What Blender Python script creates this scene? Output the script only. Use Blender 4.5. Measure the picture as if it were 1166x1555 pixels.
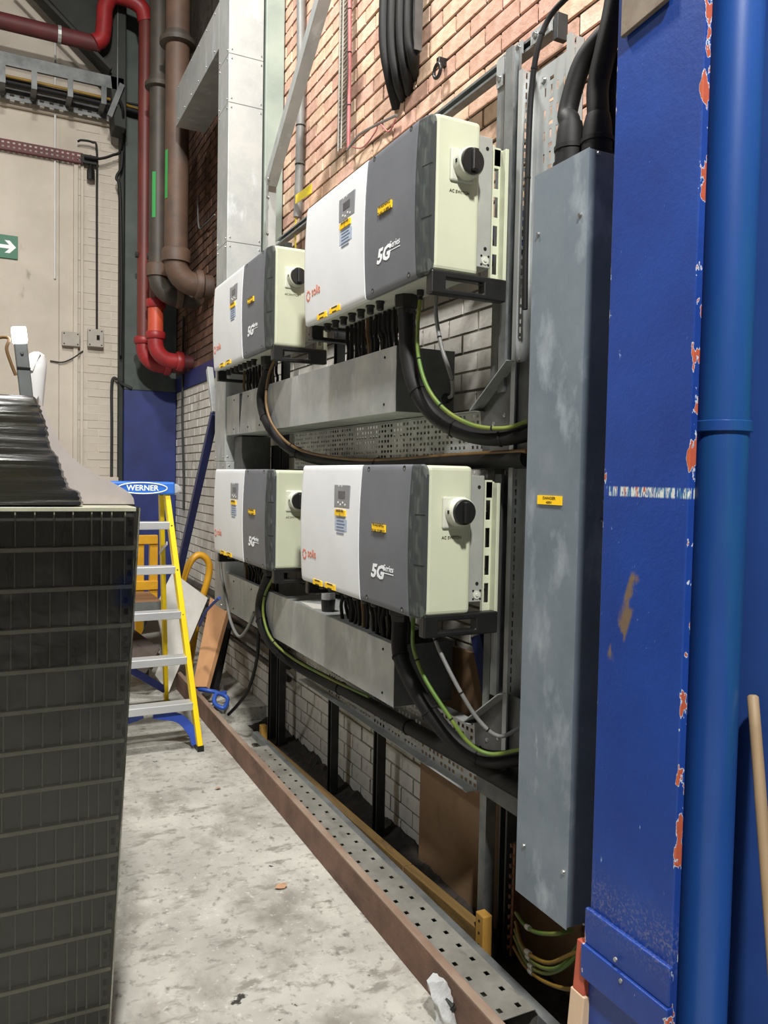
import bpy, bmesh, math, random
from mathutils import Vector, Matrix
random.seed(7)
for o in list(bpy.data.objects): bpy.data.objects.remove(o)
sc = bpy.context.scene
col = sc.collection
PI = math.pi

# ---------------------------------------------------------------- camera
FPX, IW, IH = 1213.0, 1166.0, 1555.0
YAW, PIT, ROLL = math.radians(26.4), math.radians(2.47), math.radians(-1.11)
CAM = Vector((0, 0, 1.7))
FW = Vector((math.sin(YAW)*math.cos(PIT), math.cos(YAW)*math.cos(PIT), -math.sin(PIT)))
_rt = Vector((math.cos(YAW), -math.sin(YAW), 0)); _dn = FW.cross(_rt)
RT = _rt*math.cos(ROLL) + _dn*math.sin(ROLL)
DN = -_rt*math.sin(ROLL) + _dn*math.cos(ROLL)
cd = bpy.data.cameras.new('camera'); cam = bpy.data.objects.new('camera', cd); col.objects.link(cam)
mw = Matrix.Identity(4)
for i in range(3):
    mw[i][0] = RT[i]; mw[i][1] = -DN[i]; mw[i][2] = -FW[i]; mw[i][3] = CAM[i]
cam.matrix_world = mw
cd.sensor_fit = 'VERTICAL'; cd.sensor_height = 36.0; cd.lens = FPX/IH*36.0
cd.clip_start = 0.05; cd.clip_end = 100
sc.camera = cam

# ---------------------------------------------------------------- world, lamps, exposure
w = bpy.data.worlds.new('world'); sc.world = w; w.use_nodes = True
w.node_tree.nodes['Background'].inputs[0].default_value = (0.75, 0.85, 1.0, 1)
w.node_tree.nodes['Background'].inputs[1].default_value = 0.03
def lamp(name, loc, target, size, power, color):
    l = bpy.data.lights.new(name, 'AREA'); l.shape = 'RECTANGLE'; l.size = size[0]; l.size_y = size[1]
    l.energy = power; l.color = color
    o = bpy.data.objects.new(name, l); col.objects.link(o); o.location = loc
    d = Vector(target)-Vector(loc); o.rotation_euler = d.to_track_quat('-Z', 'Y').to_euler()
    return o
lamp('high_bay_lamp_far', (0.15, 3.6, 6.7), (0.7, 3.6, 0), (0.4, 0.4), 300, (1.0, 0.97, 0.92))
lamp('high_bay_lamp_near', (-0.3, -1.6, 6.6), (0.6, 2.4, 1.5), (0.35, 0.35), 680, (1.0, 0.98, 0.94))
lamp('side_fill_lamp', (-5.0, 3.4, 6.8), (-3.6, 3.2, 0), (0.6, 0.6), 150, (0.95, 0.98, 1.0))  # unseen fill lamp, added to brighten the inverter fronts
vs = sc.view_settings
vs.view_transform = 'Standard'; vs.look = 'None'; vs.gamma = 1.0; vs.exposure = 0.0; vs.use_curve_mapping = False

# ---------------------------------------------------------------- helpers
def at(px, py, x=None, y=None, z=None):
    """world point on the plane x=, y= or z= that the photograph shows at (px, py)"""
    d = FW + RT*((px-IW/2)/FPX) + DN*((py-IH/2)/FPX)
    if x is not None: t = (x-CAM.x)/d.x
    elif y is not None: t = (y-CAM.y)/d.y
    else: t = (z-CAM.z)/d.z
    return CAM + d*t
def proj(p):
    d = Vector(p)-CAM; z = d.dot(FW)
    return IW/2+FPX*d.dot(RT)/z, IH/2+FPX*d.dot(DN)/z, z
def lin(c):
    return tuple(((v/255)/12.92 if v/255 <= .04045 else ((v/255+.055)/1.055)**2.4) for v in c)

def smooth_path(pts, n=6):
    pts = [Vector(p) for p in pts]
    if len(pts) < 3: return pts
    P = [pts[0]*2-pts[1]] + pts + [pts[-1]*2-pts[-2]]
    out = []
    for i in range(1, len(P)-2):
        a, b, c, d = P[i-1], P[i], P[i+1], P[i+2]
        for k in range(n):
            t = k/n
            out.append(0.5*((2*b)+(c-a)*t+(2*a-5*b+4*c-d)*t*t+(3*b-a-3*c+d)*t**3))
    out.append(pts[-1]); return out

LOC = {}
class MB:
    def __init__(s): s.v = []; s.f = []
    def add(s, vs_, fs):
        n = len(s.v); s.v += [tuple(v) for v in vs_]; s.f += [tuple(i+n for i in f) for f in fs]; return s
    def box(s, x0, x1, y0, y1, z0, z1):
        v = [(x, y, z) for z in (z0, z1) for y in (y0, y1) for x in (x0, x1)]
        return s.add(v, [(0,2,3,1),(4,5,7,6),(0,1,5,4),(2,6,7,3),(0,4,6,2),(1,3,7,5)])
    def bar(s, p0, p1, wd, ht, up=(0,0,1)):
        p0, p1 = Vector(p0), Vector(p1); d = (p1-p0).normalized()
        a = d.cross(Vector(up)).normalized(); b = a.cross(d).normalized()
        v = []
        for p in (p0, p1):
            for i, j in ((-1,-1),(1,-1),(1,1),(-1,1)): v.append(p+a*(wd/2*i)+b*(ht/2*j))
        return s.add(v, [(0,1,2,3),(7,6,5,4),(0,4,5,1),(1,5,6,2),(2,6,7,3),(3,7,4,0)])
    def sweep(s, pts, prof, up=(0,0,1), caps=True):
        """closed profile [(a,b)] swept along straight segment(s)"""
        pts = [Vector(p) for p in pts]; n = len(prof); v = []
        d = (pts[-1]-pts[0]).normalized(); a = d.cross(Vector(up)).normalized(); b = a.cross(d).normalized()
        for p in pts:
            for (i, j) in prof: v.append(p+a*i+b*j)
        f = []
        for k in range(len(pts)-1):
            for i in range(n):
                f.append((k*n+i, k*n+(i+1) % n, (k+1)*n+(i+1) % n, (k+1)*n+i))
        if caps: f.append(tuple(range(n-1, -1, -1))); f.append(tuple((len(pts)-1)*n+i for i in range(n)))
        return s.add(v, f)
    def tube(s, pts, r, n=10, caps=True, sub=0):
        if sub: 
            if isinstance(r, (list, tuple)): raise ValueError
            pts = smooth_path(pts, sub)
        pts = [Vector(p) for p in pts]; v = []; f = []
        rr = r if isinstance(r, (list, tuple)) else [r]*len(pts)
        t0 = (pts[1]-pts[0]).normalized()
        a = t0.orthogonal().normalized()
        for k, p in enumerate(pts):
            if k == 0: t = t0
            elif k == len(pts)-1: t = (pts[k]-pts[k-1]).normalized()
            else: t = ((pts[k]-pts[k-1]).normalized()+(pts[k+1]-pts[k]).normalized())
            if t.length < 1e-6: t = t0
            t = t.normalized()
            a = (a - t*a.dot(t)); a = a.normalized() if a.length > 1e-6 else t.orthogonal().normalized()
            b = t.cross(a)
            for i in range(n):
                q = 2*PI*i/n; v.append(p+(a*math.cos(q)+b*math.sin(q))*rr[k])
        for k in range(len(pts)-1):
            for i in range(n): f.append((k*n+i, k*n+(i+1) % n, (k+1)*n+(i+1) % n, (k+1)*n+i))
        if caps: f.append(tuple(range(n-1, -1, -1))); f.append(tuple((len(pts)-1)*n+i for i in range(n)))
        return s.add(v, f)
    def lathe(s, p0, ax, prof, n=16):
        """profile [(t,r)] along axis ax from p0"""
        ax = Vector(ax).normalized(); p0 = Vector(p0)
        a = ax.orthogonal().normalized(); b = ax.cross(a); v = []; f = []
        for t, r in prof:
            for i in range(n):
                q = 2*PI*i/n; v.append(p0+ax*t+(a*math.cos(q)+b*math.sin(q))*r)
        for k in range(len(prof)-1):
            for i in range(n): f.append((k*n+i, k*n+(i+1) % n, (k+1)*n+(i+1) % n, (k+1)*n+i))
        f.append(tuple(range(n-1, -1, -1))); f.append(tuple((len(prof)-1)*n+i for i in range(n)))
        return s.add(v, f)
    def prism(s, poly, ext):
        n = len(poly); e = Vector(ext); v = [Vector(p) for p in poly]; v += [p+e for p in v]
        f = [tuple(range(n-1, -1, -1)), tuple(range(n, 2*n))]
        for i in range(n): f.append((i, (i+1) % n, n+(i+1) % n, n+i))
        return s.add(v, f)
    def plate(s, o, u, vv, us, vs_, holes, th, nrm):
        """plate from grid cuts us x vs_; holes(i,j) True = missing cell; thickness th along nrm"""
        o, u, vv, nrm = Vector(o), Vector(u), Vector(vv), Vector(nrm)
        nu, nv = len(us), len(vs_); base = []
        for L in (0, 1):
            for j in range(nv):
                for i in range(nu): base.append(o+u*us[i]+vv*vs_[j]+nrm*(th*L))
        N = nu*nv; f = []
        H = lambda i, j: i < 0 or j < 0 or i >= nu-1 or j >= nv-1 or holes(i, j)
        for j in range(nv-1):
            for i in range(nu-1):
                if H(i, j): continue
                a, b, c, d = j*nu+i, j*nu+i+1, (j+1)*nu+i+1, (j+1)*nu+i
                f.append((a, d, c, b)); f.append((a+N, b+N, c+N, d+N))
                if H(i, j-1): f.append((a, b, b+N, a+N))
                if H(i, j+1): f.append((c, d, d+N, c+N))
                if H(i-1, j): f.append((d, a, a+N, d+N))
                if H(i+1, j): f.append((b, c, c+N, b+N))
        return s.add(base, f)
    def mesh(s, name, smooth=None):
        me = bpy.data.meshes.new(name); me.from_pydata(s.v, [], s.f)
        bm = bmesh.new(); bm.from_mesh(me)
        loose = [v for v in bm.verts if not v.link_faces]
        if loose: bmesh.ops.delete(bm, geom=loose, context='VERTS')
        bmesh.ops.recalc_face_normals(bm, faces=bm.faces); bm.to_mesh(me); bm.free()
        if smooth:
            me.polygons.foreach_set('use_smooth', [True]*len(me.polygons)); me.set_sharp_from_angle(angle=math.radians(smooth))
        me.update(); return me
    def build(s, name, mat, parent=None, smooth=None, bevel=0, seg=2):
        me = s.mesh(name, smooth)
        if mat: me.materials.append(mat)
        return link(bpy.data.objects.new(name, me), parent, bevel, seg)
def link(o, parent=None, bevel=0, seg=2):
    col.objects.link(o)
    if parent is not None:
        o.parent = parent
        if parent.name in LOC: o.matrix_parent_inverse = Matrix.Translation(-LOC[parent.name])
    if bevel:
        m = o.modifiers.new('bevel', 'BEVEL'); m.width = bevel; m.segments = seg; m.limit_method = 'ANGLE'; m.angle_limit = math.radians(35)
    return o
def tag(o, label=None, cat=None, group=None, kind=None):
    if label: o['label'] = label
    if cat: o['category'] = cat
    if group: o['group'] = group
    if kind: o['kind'] = kind
    return o
def thing(name, loc, label, cat, group=None, kind=None):
    o = bpy.data.objects.new(name, None); col.objects.link(o); o.location = loc; o.empty_display_size = .05
    LOC[o.name] = Vector(loc); return tag(o, label, cat, group, kind)
def copy_tree(o, parent=None):
    c = o.copy(); col.objects.link(c); c.parent = parent; c.matrix_parent_inverse = o.matrix_parent_inverse.copy()
    for ch in [k for k in o.children]: copy_tree(ch, c)
    return c
def text(body, size, pos, right, up, mat, parent, name='lettering', shear=0, sx=1.0, bold=0, align='CENTER', warp=None):
    cu = bpy.data.curves.new(name, 'FONT'); cu.body = body; cu.size = size; cu.align_x = align; cu.align_y = 'CENTER'
    cu.extrude = .0004; cu.resolution_u = 2; cu.shear = shear; cu.offset = bold
    tmp = bpy.data.objects.new('t', cu); col.objects.link(tmp)
    dg = bpy.context.evaluated_depsgraph_get()
    me = bpy.data.meshes.new_from_object(tmp.evaluated_get(dg)); bpy.data.objects.remove(tmp); bpy.data.curves.remove(cu)
    right, up = Vector(right), Vector(up); n = right.cross(up); pos = Vector(pos)
    for v in me.vertices: v.co = pos+right*(v.co.x*sx)+up*v.co.y+n*v.co.z
    if warp:
        for v in me.vertices: v.co.x = warp(v.co.y, v.co.z)-.0012+(v.co.x-pos.x)
    me.materials.clear(); me.materials.append(mat); me.name = name
    return link(bpy.data.objects.new(name, me), parent)

# ---------------------------------------------------------------- materials
def mat(name, c1, c2=None, scale=6, rough=.5, metal=0.0, bump=0.0, bscale=None, contrast=(.35,.65), stretch=(1,1,1),
        spots=None, spec=.5, alpha=None, rough2=None, emit=None, trans=0, coat=0):
    """procedural material; spots = list of (colour, noise scale, low, high, stretch)"""
    m = bpy.data.materials.new(name); m.use_nodes = True; nt = m.node_tree; N = nt.nodes; L = nt.links
    b = N['Principled BSDF']
    tc = N.new('ShaderNodeTexCoord')
    def noise(sc_, st, detail=5, seed=0):
        mp = N.new('ShaderNodeMapping'); mp.inputs['Scale'].default_value = st; mp.inputs['Location'].default_value = (seed, seed*.7, seed*.3)
        L.new(tc.outputs['Object'], mp.inputs['Vector'])
        n = N.new('ShaderNodeTexNoise'); n.inputs['Scale'].default_value = sc_; n.inputs['Detail'].default_value = detail
        n.inputs['Roughness'].default_value = .62
        L.new(mp.outputs['Vector'], n.inputs['Vector']); return n
    c1 = lin(c1); c2 = lin(c2) if c2 else c1
    n = noise(scale, stretch)
    r = N.new('ShaderNodeMapRange'); r.inputs[1].default_value, r.inputs[2].default_value = contrast
    L.new(n.outputs[0], r.inputs[0])
    mx = N.new('ShaderNodeMix'); mx.data_type = 'RGBA'
    mx.inputs[6].default_value = (*c1, 1); mx.inputs[7].default_value = (*c2, 1)
    L.new(r.outputs[0], mx.inputs[0]); out = mx.outputs[2]
    for k, sp in enumerate(spots or []):
        cc, s_, lo, hi, st = sp
        n2 = noise(s_, st, 6, 3.1+k*5.7); r2 = N.new('ShaderNodeMapRange'); r2.inputs[1].default_value = lo; r2.inputs[2].default_value = hi
        L.new(n2.outputs[0], r2.inputs[0])
        m2 = N.new('ShaderNodeMix'); m2.data_type = 'RGBA'; m2.inputs[7].default_value = (*lin(cc), 1)
        L.new(r2.outputs[0], m2.inputs[0]); L.new(out, m2.inputs[6]); out = m2.outputs[2]
    L.new(out, b.inputs['Base Color'])
    b.inputs['Roughness'].default_value = rough; b.inputs['Metallic'].default_value = metal
    b.inputs['Specular IOR Level'].default_value = spec
    if rough2 is not None:
        rr = N.new('ShaderNodeMapRange'); rr.inputs[3].default_value = rough; rr.inputs[4].default_value = rough2
        rr.inputs[1].default_value, rr.inputs[2].default_value = contrast
        L.new(n.outputs[0], rr.inputs[0]); L.new(rr.outputs[0], b.inputs['Roughness'])
    if bump:
        nb = noise(bscale or scale*4, stretch, 6, 1.3); bp = N.new('ShaderNodeBump'); bp.inputs['Strength'].default_value = bump; bp.inputs['Distance'].default_value = .01
        L.new(nb.outputs[0], bp.inputs['Height']); L.new(bp.outputs[0], b.inputs['Normal'])
    if alpha is not None: b.inputs['Alpha'].default_value = alpha
    if trans: b.inputs['Transmission Weight'].default_value = trans
    if coat: b.inputs['Coat Weight'].default_value = coat
    if emit: b.inputs['Emission Color'].default_value = (*lin(emit[0]), 1); b.inputs['Emission Strength'].default_value = emit[1]
    return m
def tint_bricks(m, cols, row_h, brick_l, dirt=None):
    """per-brick colours from the brick's own cell, in world coordinates on the side wall (y, z)"""
    nt = m.node_tree; N = nt.nodes; L = nt.links; b = N['Principled BSDF']
    g = N.new('ShaderNodeNewGeometry'); sp = N.new('ShaderNodeSeparateXYZ'); L.new(g.outputs['Position'], sp.inputs[0])
    def op(o, a, bb=None):
        q = N.new('ShaderNodeMath'); q.operation = o
        if isinstance(a, (int, float)): q.inputs[0].default_value = a
        else: L.new(a, q.inputs[0])
        if bb is not None:
            if isinstance(bb, (int, float)): q.inputs[1].default_value = bb
            else: L.new(bb, q.inputs[1])
        return q.outputs[0]
    row = op('FLOOR', op('DIVIDE', sp.outputs['Z'], row_h))
    off = op('MULTIPLY', op('MODULO', row, 2.0), .5)
    cl = op('FLOOR', op('ADD', op('DIVIDE', sp.outputs['Y'], brick_l), off))
    cb = N.new('ShaderNodeCombineXYZ'); L.new(row, cb.inputs[0]); L.new(cl, cb.inputs[1])
    wn = N.new('ShaderNodeTexWhiteNoise'); L.new(cb.outputs[0], wn.inputs[0])
    cr = N.new('ShaderNodeValToRGB'); e = cr.color_ramp.elements
    e[0].position = 0; e[0].color = (*lin(cols[0]), 1); e[1].position = 1; e[1].color = (*lin(cols[-1]), 1)
    for i in range(1, len(cols)-1):
        k = e.new(i/(len(cols)-1)); k.color = (*lin(cols[i]), 1)
    L.new(wn.outputs['Value'], cr.inputs[0])
    old = b.inputs['Base Color'].links[0].from_socket
    mx = N.new('ShaderNodeMix'); mx.data_type = 'RGBA'; mx.blend_type = 'MULTIPLY'; mx.inputs[0].default_value = 1
    L.new(cr.outputs[0], mx.inputs[6]); L.new(old, mx.inputs[7]); L.new(mx.outputs[2], b.inputs['Base Color'])

W1 = (1,1,1)
M = {}
M['concrete'] = mat('concrete', (148,146,138), (178,176,167), 2.2, .85, bump=.25, bscale=40,
    spots=[((110,107,100), 26, .56, .70, (1,.8,1)), ((124,120,112), 3.0, .50, .70, (1.4,.8,1)), ((126,122,114), 11, .55, .66, (.7,1.3,1)), ((46,44,40), 8, .665, .69, (1,1,1)), ((190,188,180), 45, .60, .75, W1)])
M['white_wall'] = mat('white_wall', (205,196,182), (182,172,158), 1.1, .75, bump=.08, bscale=20, spots=[((120,108,94), 5, .66, .8, (1,1,.4))])
M['mortar'] = mat('mortar', (88,78,68), (62,54,48), 12, .95, bump=.3)
M['mortar_white'] = mat('mortar_white', (150,146,138), (92,87,80), 5, .9, bump=.3)
M['brick'] = mat('brick', (255,255,255), (214,205,196), 9, .85, bump=.35, bscale=60, spots=[((120,92,78), 26, .64, .76, (1,1,1)), ((255,244,226), 14, .62, .8, W1)])
M['brick_white'] = mat('brick_white', (214,211,204), (192,188,180), 3, .7, bump=.2, bscale=40, spots=[((108,96,84), 3.2, .60, .76, (1,1.5,1)), ((84,74,66), 22, .69, .76, W1)])
M['blue_paint'] = mat('blue_paint', (34,48,112), (26,38,92), 4, .5, bump=.1)
M['pillar_paint'] = mat('pillar_paint', (74,82,76), (58,66,62), 3, .6, bump=.05)
M['dark_steel'] = mat('dark_steel', (44,46,42), (30,32,30), 3, .7)
M['roof'] = mat('roof', (46,48,46), (36,38,36), 2, .9)
M['galv'] = mat('galv', (178,180,178), (156,160,160), 5, .42, .35, rough2=.55, bump=.02, bscale=80, spots=[((196,202,206), 9, .58, .75, (1,1,.35))])
M['galv_box'] = mat('galv_box', (132,143,153), (112,124,134), 4, .45, .45, rough2=.6, bump=.02, bscale=60, spots=[((172,182,190), 7, .55, .74, (1,1,.5)), ((190,200,206), 16, .66, .76, (1,1,.22))])
M['galv_dirty'] = mat('galv_dirty', (140,138,130), (112,110,103), 6, .55, .3, spots=[((84,80,72), 9, .6, .74, (1,.5,1))])
M['galv_dark'] = mat('galv_dark', (110,112,112), (84,86,86), 6, .5, .6)
M['strut'] = mat('strut', (150,154,154), (120,124,124), 8, .45, .65)
M['strut_dark'] = mat('strut_dark', (70,72,72), (52,54,54), 6, .55, .5)
M['inv_white'] = mat('inv_white', (226,228,230), (218,220,222), 3, .42, spots=[((190,188,182), 10, .68, .82, (1,1,.4))])
M['inv_grey'] = mat('inv_grey', (104,107,113), (96,99,105), 4, .5, bump=.03, bscale=200)
M['inv_edge'] = mat('inv_edge', (88,94,90), (80,86,82), 4, .5)
M['inv_cream'] = mat('inv_cream', (194,198,174), (186,190,166), 4, .45)
M['inv_under'] = mat('inv_under', (190,192,182), (176,178,170), 4, .5)
M['plate_grey'] = mat('plate_grey', (176,178,170), (160,162,156), 6, .45, .3)
M['black_plastic'] = mat('black_plastic', (26,26,26), (18,18,18), 10, .42)
M['black_rubber'] = mat('black_rubber', (15,15,15), (22,21,21), 14, .6, bump=.05, spec=.3)
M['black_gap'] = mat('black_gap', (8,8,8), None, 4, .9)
M['knob_ring'] = mat('knob_ring', (196,198,184), (186,188,174), 6, .4)
M['display'] = mat('display', (140,142,146), (126,128,132), 8, .35)
M['lcd'] = mat('lcd', (72,74,80), (84,86,90), 8, .2)
M['yellow_label'] = mat('yellow_label', (250,205,18), (240,192,10), 8, .5)
M['ink'] = mat('ink', (60,48,10), None, 4, .7)
M['notice'] = mat('notice', (178,190,206), (166,178,196), 20, .5)
M['notice_ink'] = mat('notice_ink', (106,122,148), None, 4, .6)
M['logo_white'] = mat('logo_white', (240,243,246), None, 4, .5)
M['logo_orange'] = mat('logo_orange', (214,120,84), (200,104,72), 8, .5)
M['screw'] = mat('screw', (190,192,192), (140,142,142), 30, .3, .9)
M['green_earth'] = mat('green_earth', (82,114,40), (112,122,46), 3, .5, contrast=(.45,.55))
M['green_dark'] = mat('green_dark', (30,84,58), (24,70,48), 6, .5)
M['grey_cable'] = mat('grey_cable', (120,120,118), (104,104,102), 8, .5)
M['blue_column'] = mat('blue_column', (24,62,140), (20,52,124), 3, .42, bump=.12, bscale=70,
    spots=[((34,78,162), 4, .6, .75, (1,1,.4)), ((140,165,210), 38, .70, .74, (1,1,.5)), ((150,170,205), 120, .70, .74, (1,1,.4))])
def chipped_edges(m, y0, y1):
    """rust chips that crowd the two long edges, a worn band at strap height and a patch of old tape glue"""
    nt = m.node_tree; N = nt.nodes; L = nt.links; b = N['Principled BSDF']
    g = N.new('ShaderNodeNewGeometry'); sp = N.new('ShaderNodeSeparateXYZ'); L.new(g.outputs['Position'], sp.inputs[0])
    def op(o, *ins):
        q = N.new('ShaderNodeMath'); q.operation = o
        for i, v in enumerate(ins):
            if isinstance(v, (int, float)): q.inputs[i].default_value = v
            else: L.new(v, q.inputs[i])
        return q.outputs[0]
    def nz(scale, st, seed):
        mp = N.new('ShaderNodeMapping'); mp.inputs['Scale'].default_value = st; mp.inputs['Location'].default_value = (seed, seed, seed)
        L.new(g.outputs['Position'], mp.inputs[0]); n = N.new('ShaderNodeTexNoise'); n.inputs['Scale'].default_value = scale; n.inputs['Detail'].default_value = 5
        L.new(mp.outputs[0], n.inputs['Vector']); return n.outputs[0]
    def rng(v, a, c):
        r = N.new('ShaderNodeMapRange'); r.inputs[1].default_value = a; r.inputs[2].default_value = c; L.new(v, r.inputs[0]); return r.outputs[0]
    def over(mask, colour, base):
        mx = N.new('ShaderNodeMix'); mx.data_type = 'RGBA'; L.new(mask, mx.inputs[0]); L.new(base, mx.inputs[6])
        if isinstance(colour, tuple): mx.inputs[7].default_value = (*lin(colour), 1)
        else: L.new(colour, mx.inputs[7])
        return mx.outputs[2]
    base = b.inputs['Base Color'].links[0].from_socket
    mid, half = (y0+y1)/2, (y1-y0)/2
    edge = op('DIVIDE', op('ABSOLUTE', op('SUBTRACT', sp.outputs['Y'], mid)), half)
    e = rng(edge, .88, 1.0); n1 = nz(30, (1,1,.5), 4.2); n1b = op('ADD', n1, op('MULTIPLY', e, .24))
    base = over(rng(n1b, .80, .81), (188,204,214), base)
    base = over(rng(n1b, .815, .822), (176,84,54), base)
    # worn band
    zb = 1.678
    band = rng(op('ABSOLUTE', op('SUBTRACT', sp.outputs['Z'], zb)),   .013, .009)
    n2 = nz(90, (1,1,.12), 9.1)
    cr = N.new('ShaderNodeValToRGB'); cr.color_ramp.interpolation = 'CONSTANT'; el = cr.color_ramp.elements
    el[0].position = 0; el[0].color = (*lin((30,60,140)), 1); el[1].position = .62; el[1].color = (*lin((176,84,60)), 1)
    for p_, c_ in ((.44,(60,110,150)), (.49,(200,204,200)), (.55,(36,70,140)), (.585,(206,206,196))): k = el.new(p_); k.color = (*lin(c_), 1)
    L.new(n2, cr.inputs[0]); base = over(band, cr.outputs[0], base)
    # tape glue, running up to the right
    d = op('ABSOLUTE', op('SUBTRACT', op('ADD', sp.outputs['Y'], op('MULTIPLY', sp.outputs['Z'], .34)), 1.435+.34*1.36-.0))
    tape = op('MULTIPLY', op('MULTIPLY', rng(d, .024, .016), rng(op('ABSOLUTE', op('SUBTRACT', sp.outputs['Z'], 1.38)), .115, .10)), rng(nz(22, (1,1,.6), 2.2), .5, .6))
    base = over(tape, (110,92,74), base)
    # rubbed dusty zone above the base strap
    dust = op('MULTIPLY', rng(op('ABSOLUTE', op('SUBTRACT', sp.outputs['Z'], .67)), .09, .0), rng(nz(170, (1,1,1), 7.7), .5, .62))
    base = over(op('MULTIPLY', dust, .45), (120,118,132), base)
    L.new(base, b.inputs['Base Color'])
chipped_edges(M['blue_column'], 1.250, 1.514)
M['blue_pipe'] = mat('blue_pipe', (30,74,142), (26,62,126), 3, .36, bump=.04, bscale=30, stretch=(1,1,.3), spots=[((30,80,120), 6, .6, .75, (1,1,.08)), ((190,202,200), 16, .76, .78, (1,1,.3))])
M['blue_wall'] = mat('blue_wall', (42,76,144), (36,66,130), 1.5, .5, bump=.08, spots=[((180,190,205), 30, .74, .77, W1)])
M['red_pipe'] = mat('red_pipe', (114,50,42), (92,40,35), 5, .5, stretch=(1,1,.4))
M['red_bright'] = mat('red_bright', (158,40,42), (134,34,37), 8, .45)
M['red_dark'] = mat('red_dark', (96,42,44), (78,36,38), 5, .6)
M['iron_pipe'] = mat('iron_pipe', (100,76,60), (80,62,52), 4, .6, bump=.1, spots=[((70,62,56), 7, .55, .7, (1,1,.5))])
M['iron_dark'] = mat('iron_dark', (76,68,58), (58,53,48), 4, .55, spots=[((56,52,48), 6, .55, .7, (1,1,.4))])
M['spray_green'] = mat('spray_green', (56,150,76), None, 4, .6)
M['timber'] = mat('timber', (134,106,58), (86,66,36), 3, .75, stretch=(4,.35,4), bump=.15, spots=[((66,54,40), 8, .58, .72, (2,.5,2))])
M['timber_yellow'] = mat('timber_yellow', (188,146,66), (160,120,50), 6, .7, stretch=(1,1,.3))
M['plywood'] = mat('plywood', (136,108,78), (114,90,64), 2.5, .75, spots=[((82,60,42), 7, .62, .78, W1)], bump=.05)
M['cardboard'] = mat('cardboard', (186,140,98), (172,126,86), 3, .8)
M['pale_wood'] = mat('pale_wood', (196,170,142), (178,152,126), 6, .7, stretch=(1,1,.2))
M['red_tip'] = mat('red_tip', (176,84,60), (150,66,48), 10, .6)
M['broom_wood'] = mat('broom_wood', (158,136,104), (136,114,86), 8, .6, stretch=(1,1,.2))
M['rust'] = mat('rust', (122,92,76), (96,72,60), 6, .8, bump=.25, bscale=50, spots=[((170,98,50), 22, .66, .74, (1,.5,1)), ((70,50,44), 5, .55, .7, (1,.5,1)), ((176,150,130), 30, .7, .76, W1)])
M['rust_top'] = mat('rust_top', (150,132,116), (124,100,84), 8, .7, .2, stretch=(1,.3,1))
M['ladder_yellow'] = mat('ladder_yellow', (246,214,20), (238,202,12), 5, .4)
M['ladder_blue'] = mat('ladder_blue', (46,112,206), (38,98,190), 5, .45)
M['blue_brace'] = mat('blue_brace', (44,76,170), (38,66,152), 5, .45)
M['alu'] = mat('alu', (206,208,208), (188,190,192), 8, .4, .5, stretch=(.3,2,1))
M['trolley_yellow'] = mat('trolley_yellow', (214,160,36), (196,142,26), 6, .45)
M['navy'] = mat('navy', (34,44,92), (26,34,74), 4, .5)
M['crate'] = mat('crate', (50,50,45), (38,38,34), 5, .38, rough2=.5)
M['crate_rib'] = mat('crate_rib', (134,134,118), (110,110,98), 8, .4)
M['crate_lip'] = mat('crate_lip', (172,172,150), (140,140,122), 8, .4)
M['film_black'] = mat('film_black', (38,37,28), (24,24,18), 3, .22, rough2=.4, bump=.35, bscale=7, stretch=(.2,1,4), coat=.3)
M['film_clear'] = mat('film_clear', (188,180,174), (172,164,158), 4, .35, bump=.2, bscale=5, alpha=.8)
M['film_wrap'] = mat('film_wrap', (120,124,110), (90,92,84), 2.5, .12, bump=1.0, bscale=2.5, stretch=(2.2,1,.8), alpha=.13)
def film_shader(m):
    nt = m.node_tree; N = nt.nodes; L = nt.links; out = N['Material Output']; pb = N['Principled BSDF']
    nrm = pb.inputs['Normal'].links[0].from_socket
    gl_ = N.new('ShaderNodeBsdfGlossy'); gl_.inputs['Roughness'].default_value = .16; gl_.inputs['Color'].default_value = (.9,.92,.86,1); L.new(nrm, gl_.inputs['Normal'])
    tr_ = N.new('ShaderNodeBsdfTransparent'); tr_.inputs['Color'].default_value = (.93,.93,.92,1)
    fz = N.new('ShaderNodeFresnel'); fz.inputs['IOR'].default_value = 1.6
    mx = N.new('ShaderNodeMixShader'); L.new(fz.outputs[0], mx.inputs[0]); L.new(tr_.outputs[0], mx.inputs[1]); L.new(gl_.outputs[0], mx.inputs[2])
    L.new(mx.outputs[0], out.inputs['Surface'])
film_shader(M['film_wrap'])
M['white_plastic'] = mat('white_plastic', (216,216,212), (204,204,200), 6, .4)
M['lamp_glow'] = mat('lamp_glow', (250,250,255), None, 4, .5, emit=((245,248,255), 9))
M['grey_post'] = mat('grey_post', (112,116,114), (96,100,98), 6, .5, .3)
M['sign_green'] = mat('sign_green', (24,110,78), (20,100,70), 6, .5)
M['sheet_grey'] = mat('sheet_grey', (160,157,150), (138,135,128), 3, .5, .2, stretch=(1,1,.5))
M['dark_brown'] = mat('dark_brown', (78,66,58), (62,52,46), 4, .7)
M['copper'] = mat('copper', (116,80,58), (92,64,48), 12, .45, .6)
M['blue_cable'] = mat('blue_cable', (48,84,168), (40,72,150), 6, .45)
M['leaf'] = mat('leaf', (176,140,110), (150,112,84), 20, .8)
M['debris'] = mat('debris', (36,32,28), (58,52,46), 14, .95, bump=.6)
M['bag'] = mat('bag', (214,216,216), (196,198,198), 10, .25, bump=.6, bscale=30, alpha=.72)
M['pink_cable'] = mat('pink_cable', (178,110,110), (150,84,86), 10, .5)
M['yellow_tape'] = mat('yellow_tape', (236,208,20), None, 6, .5)
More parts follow.
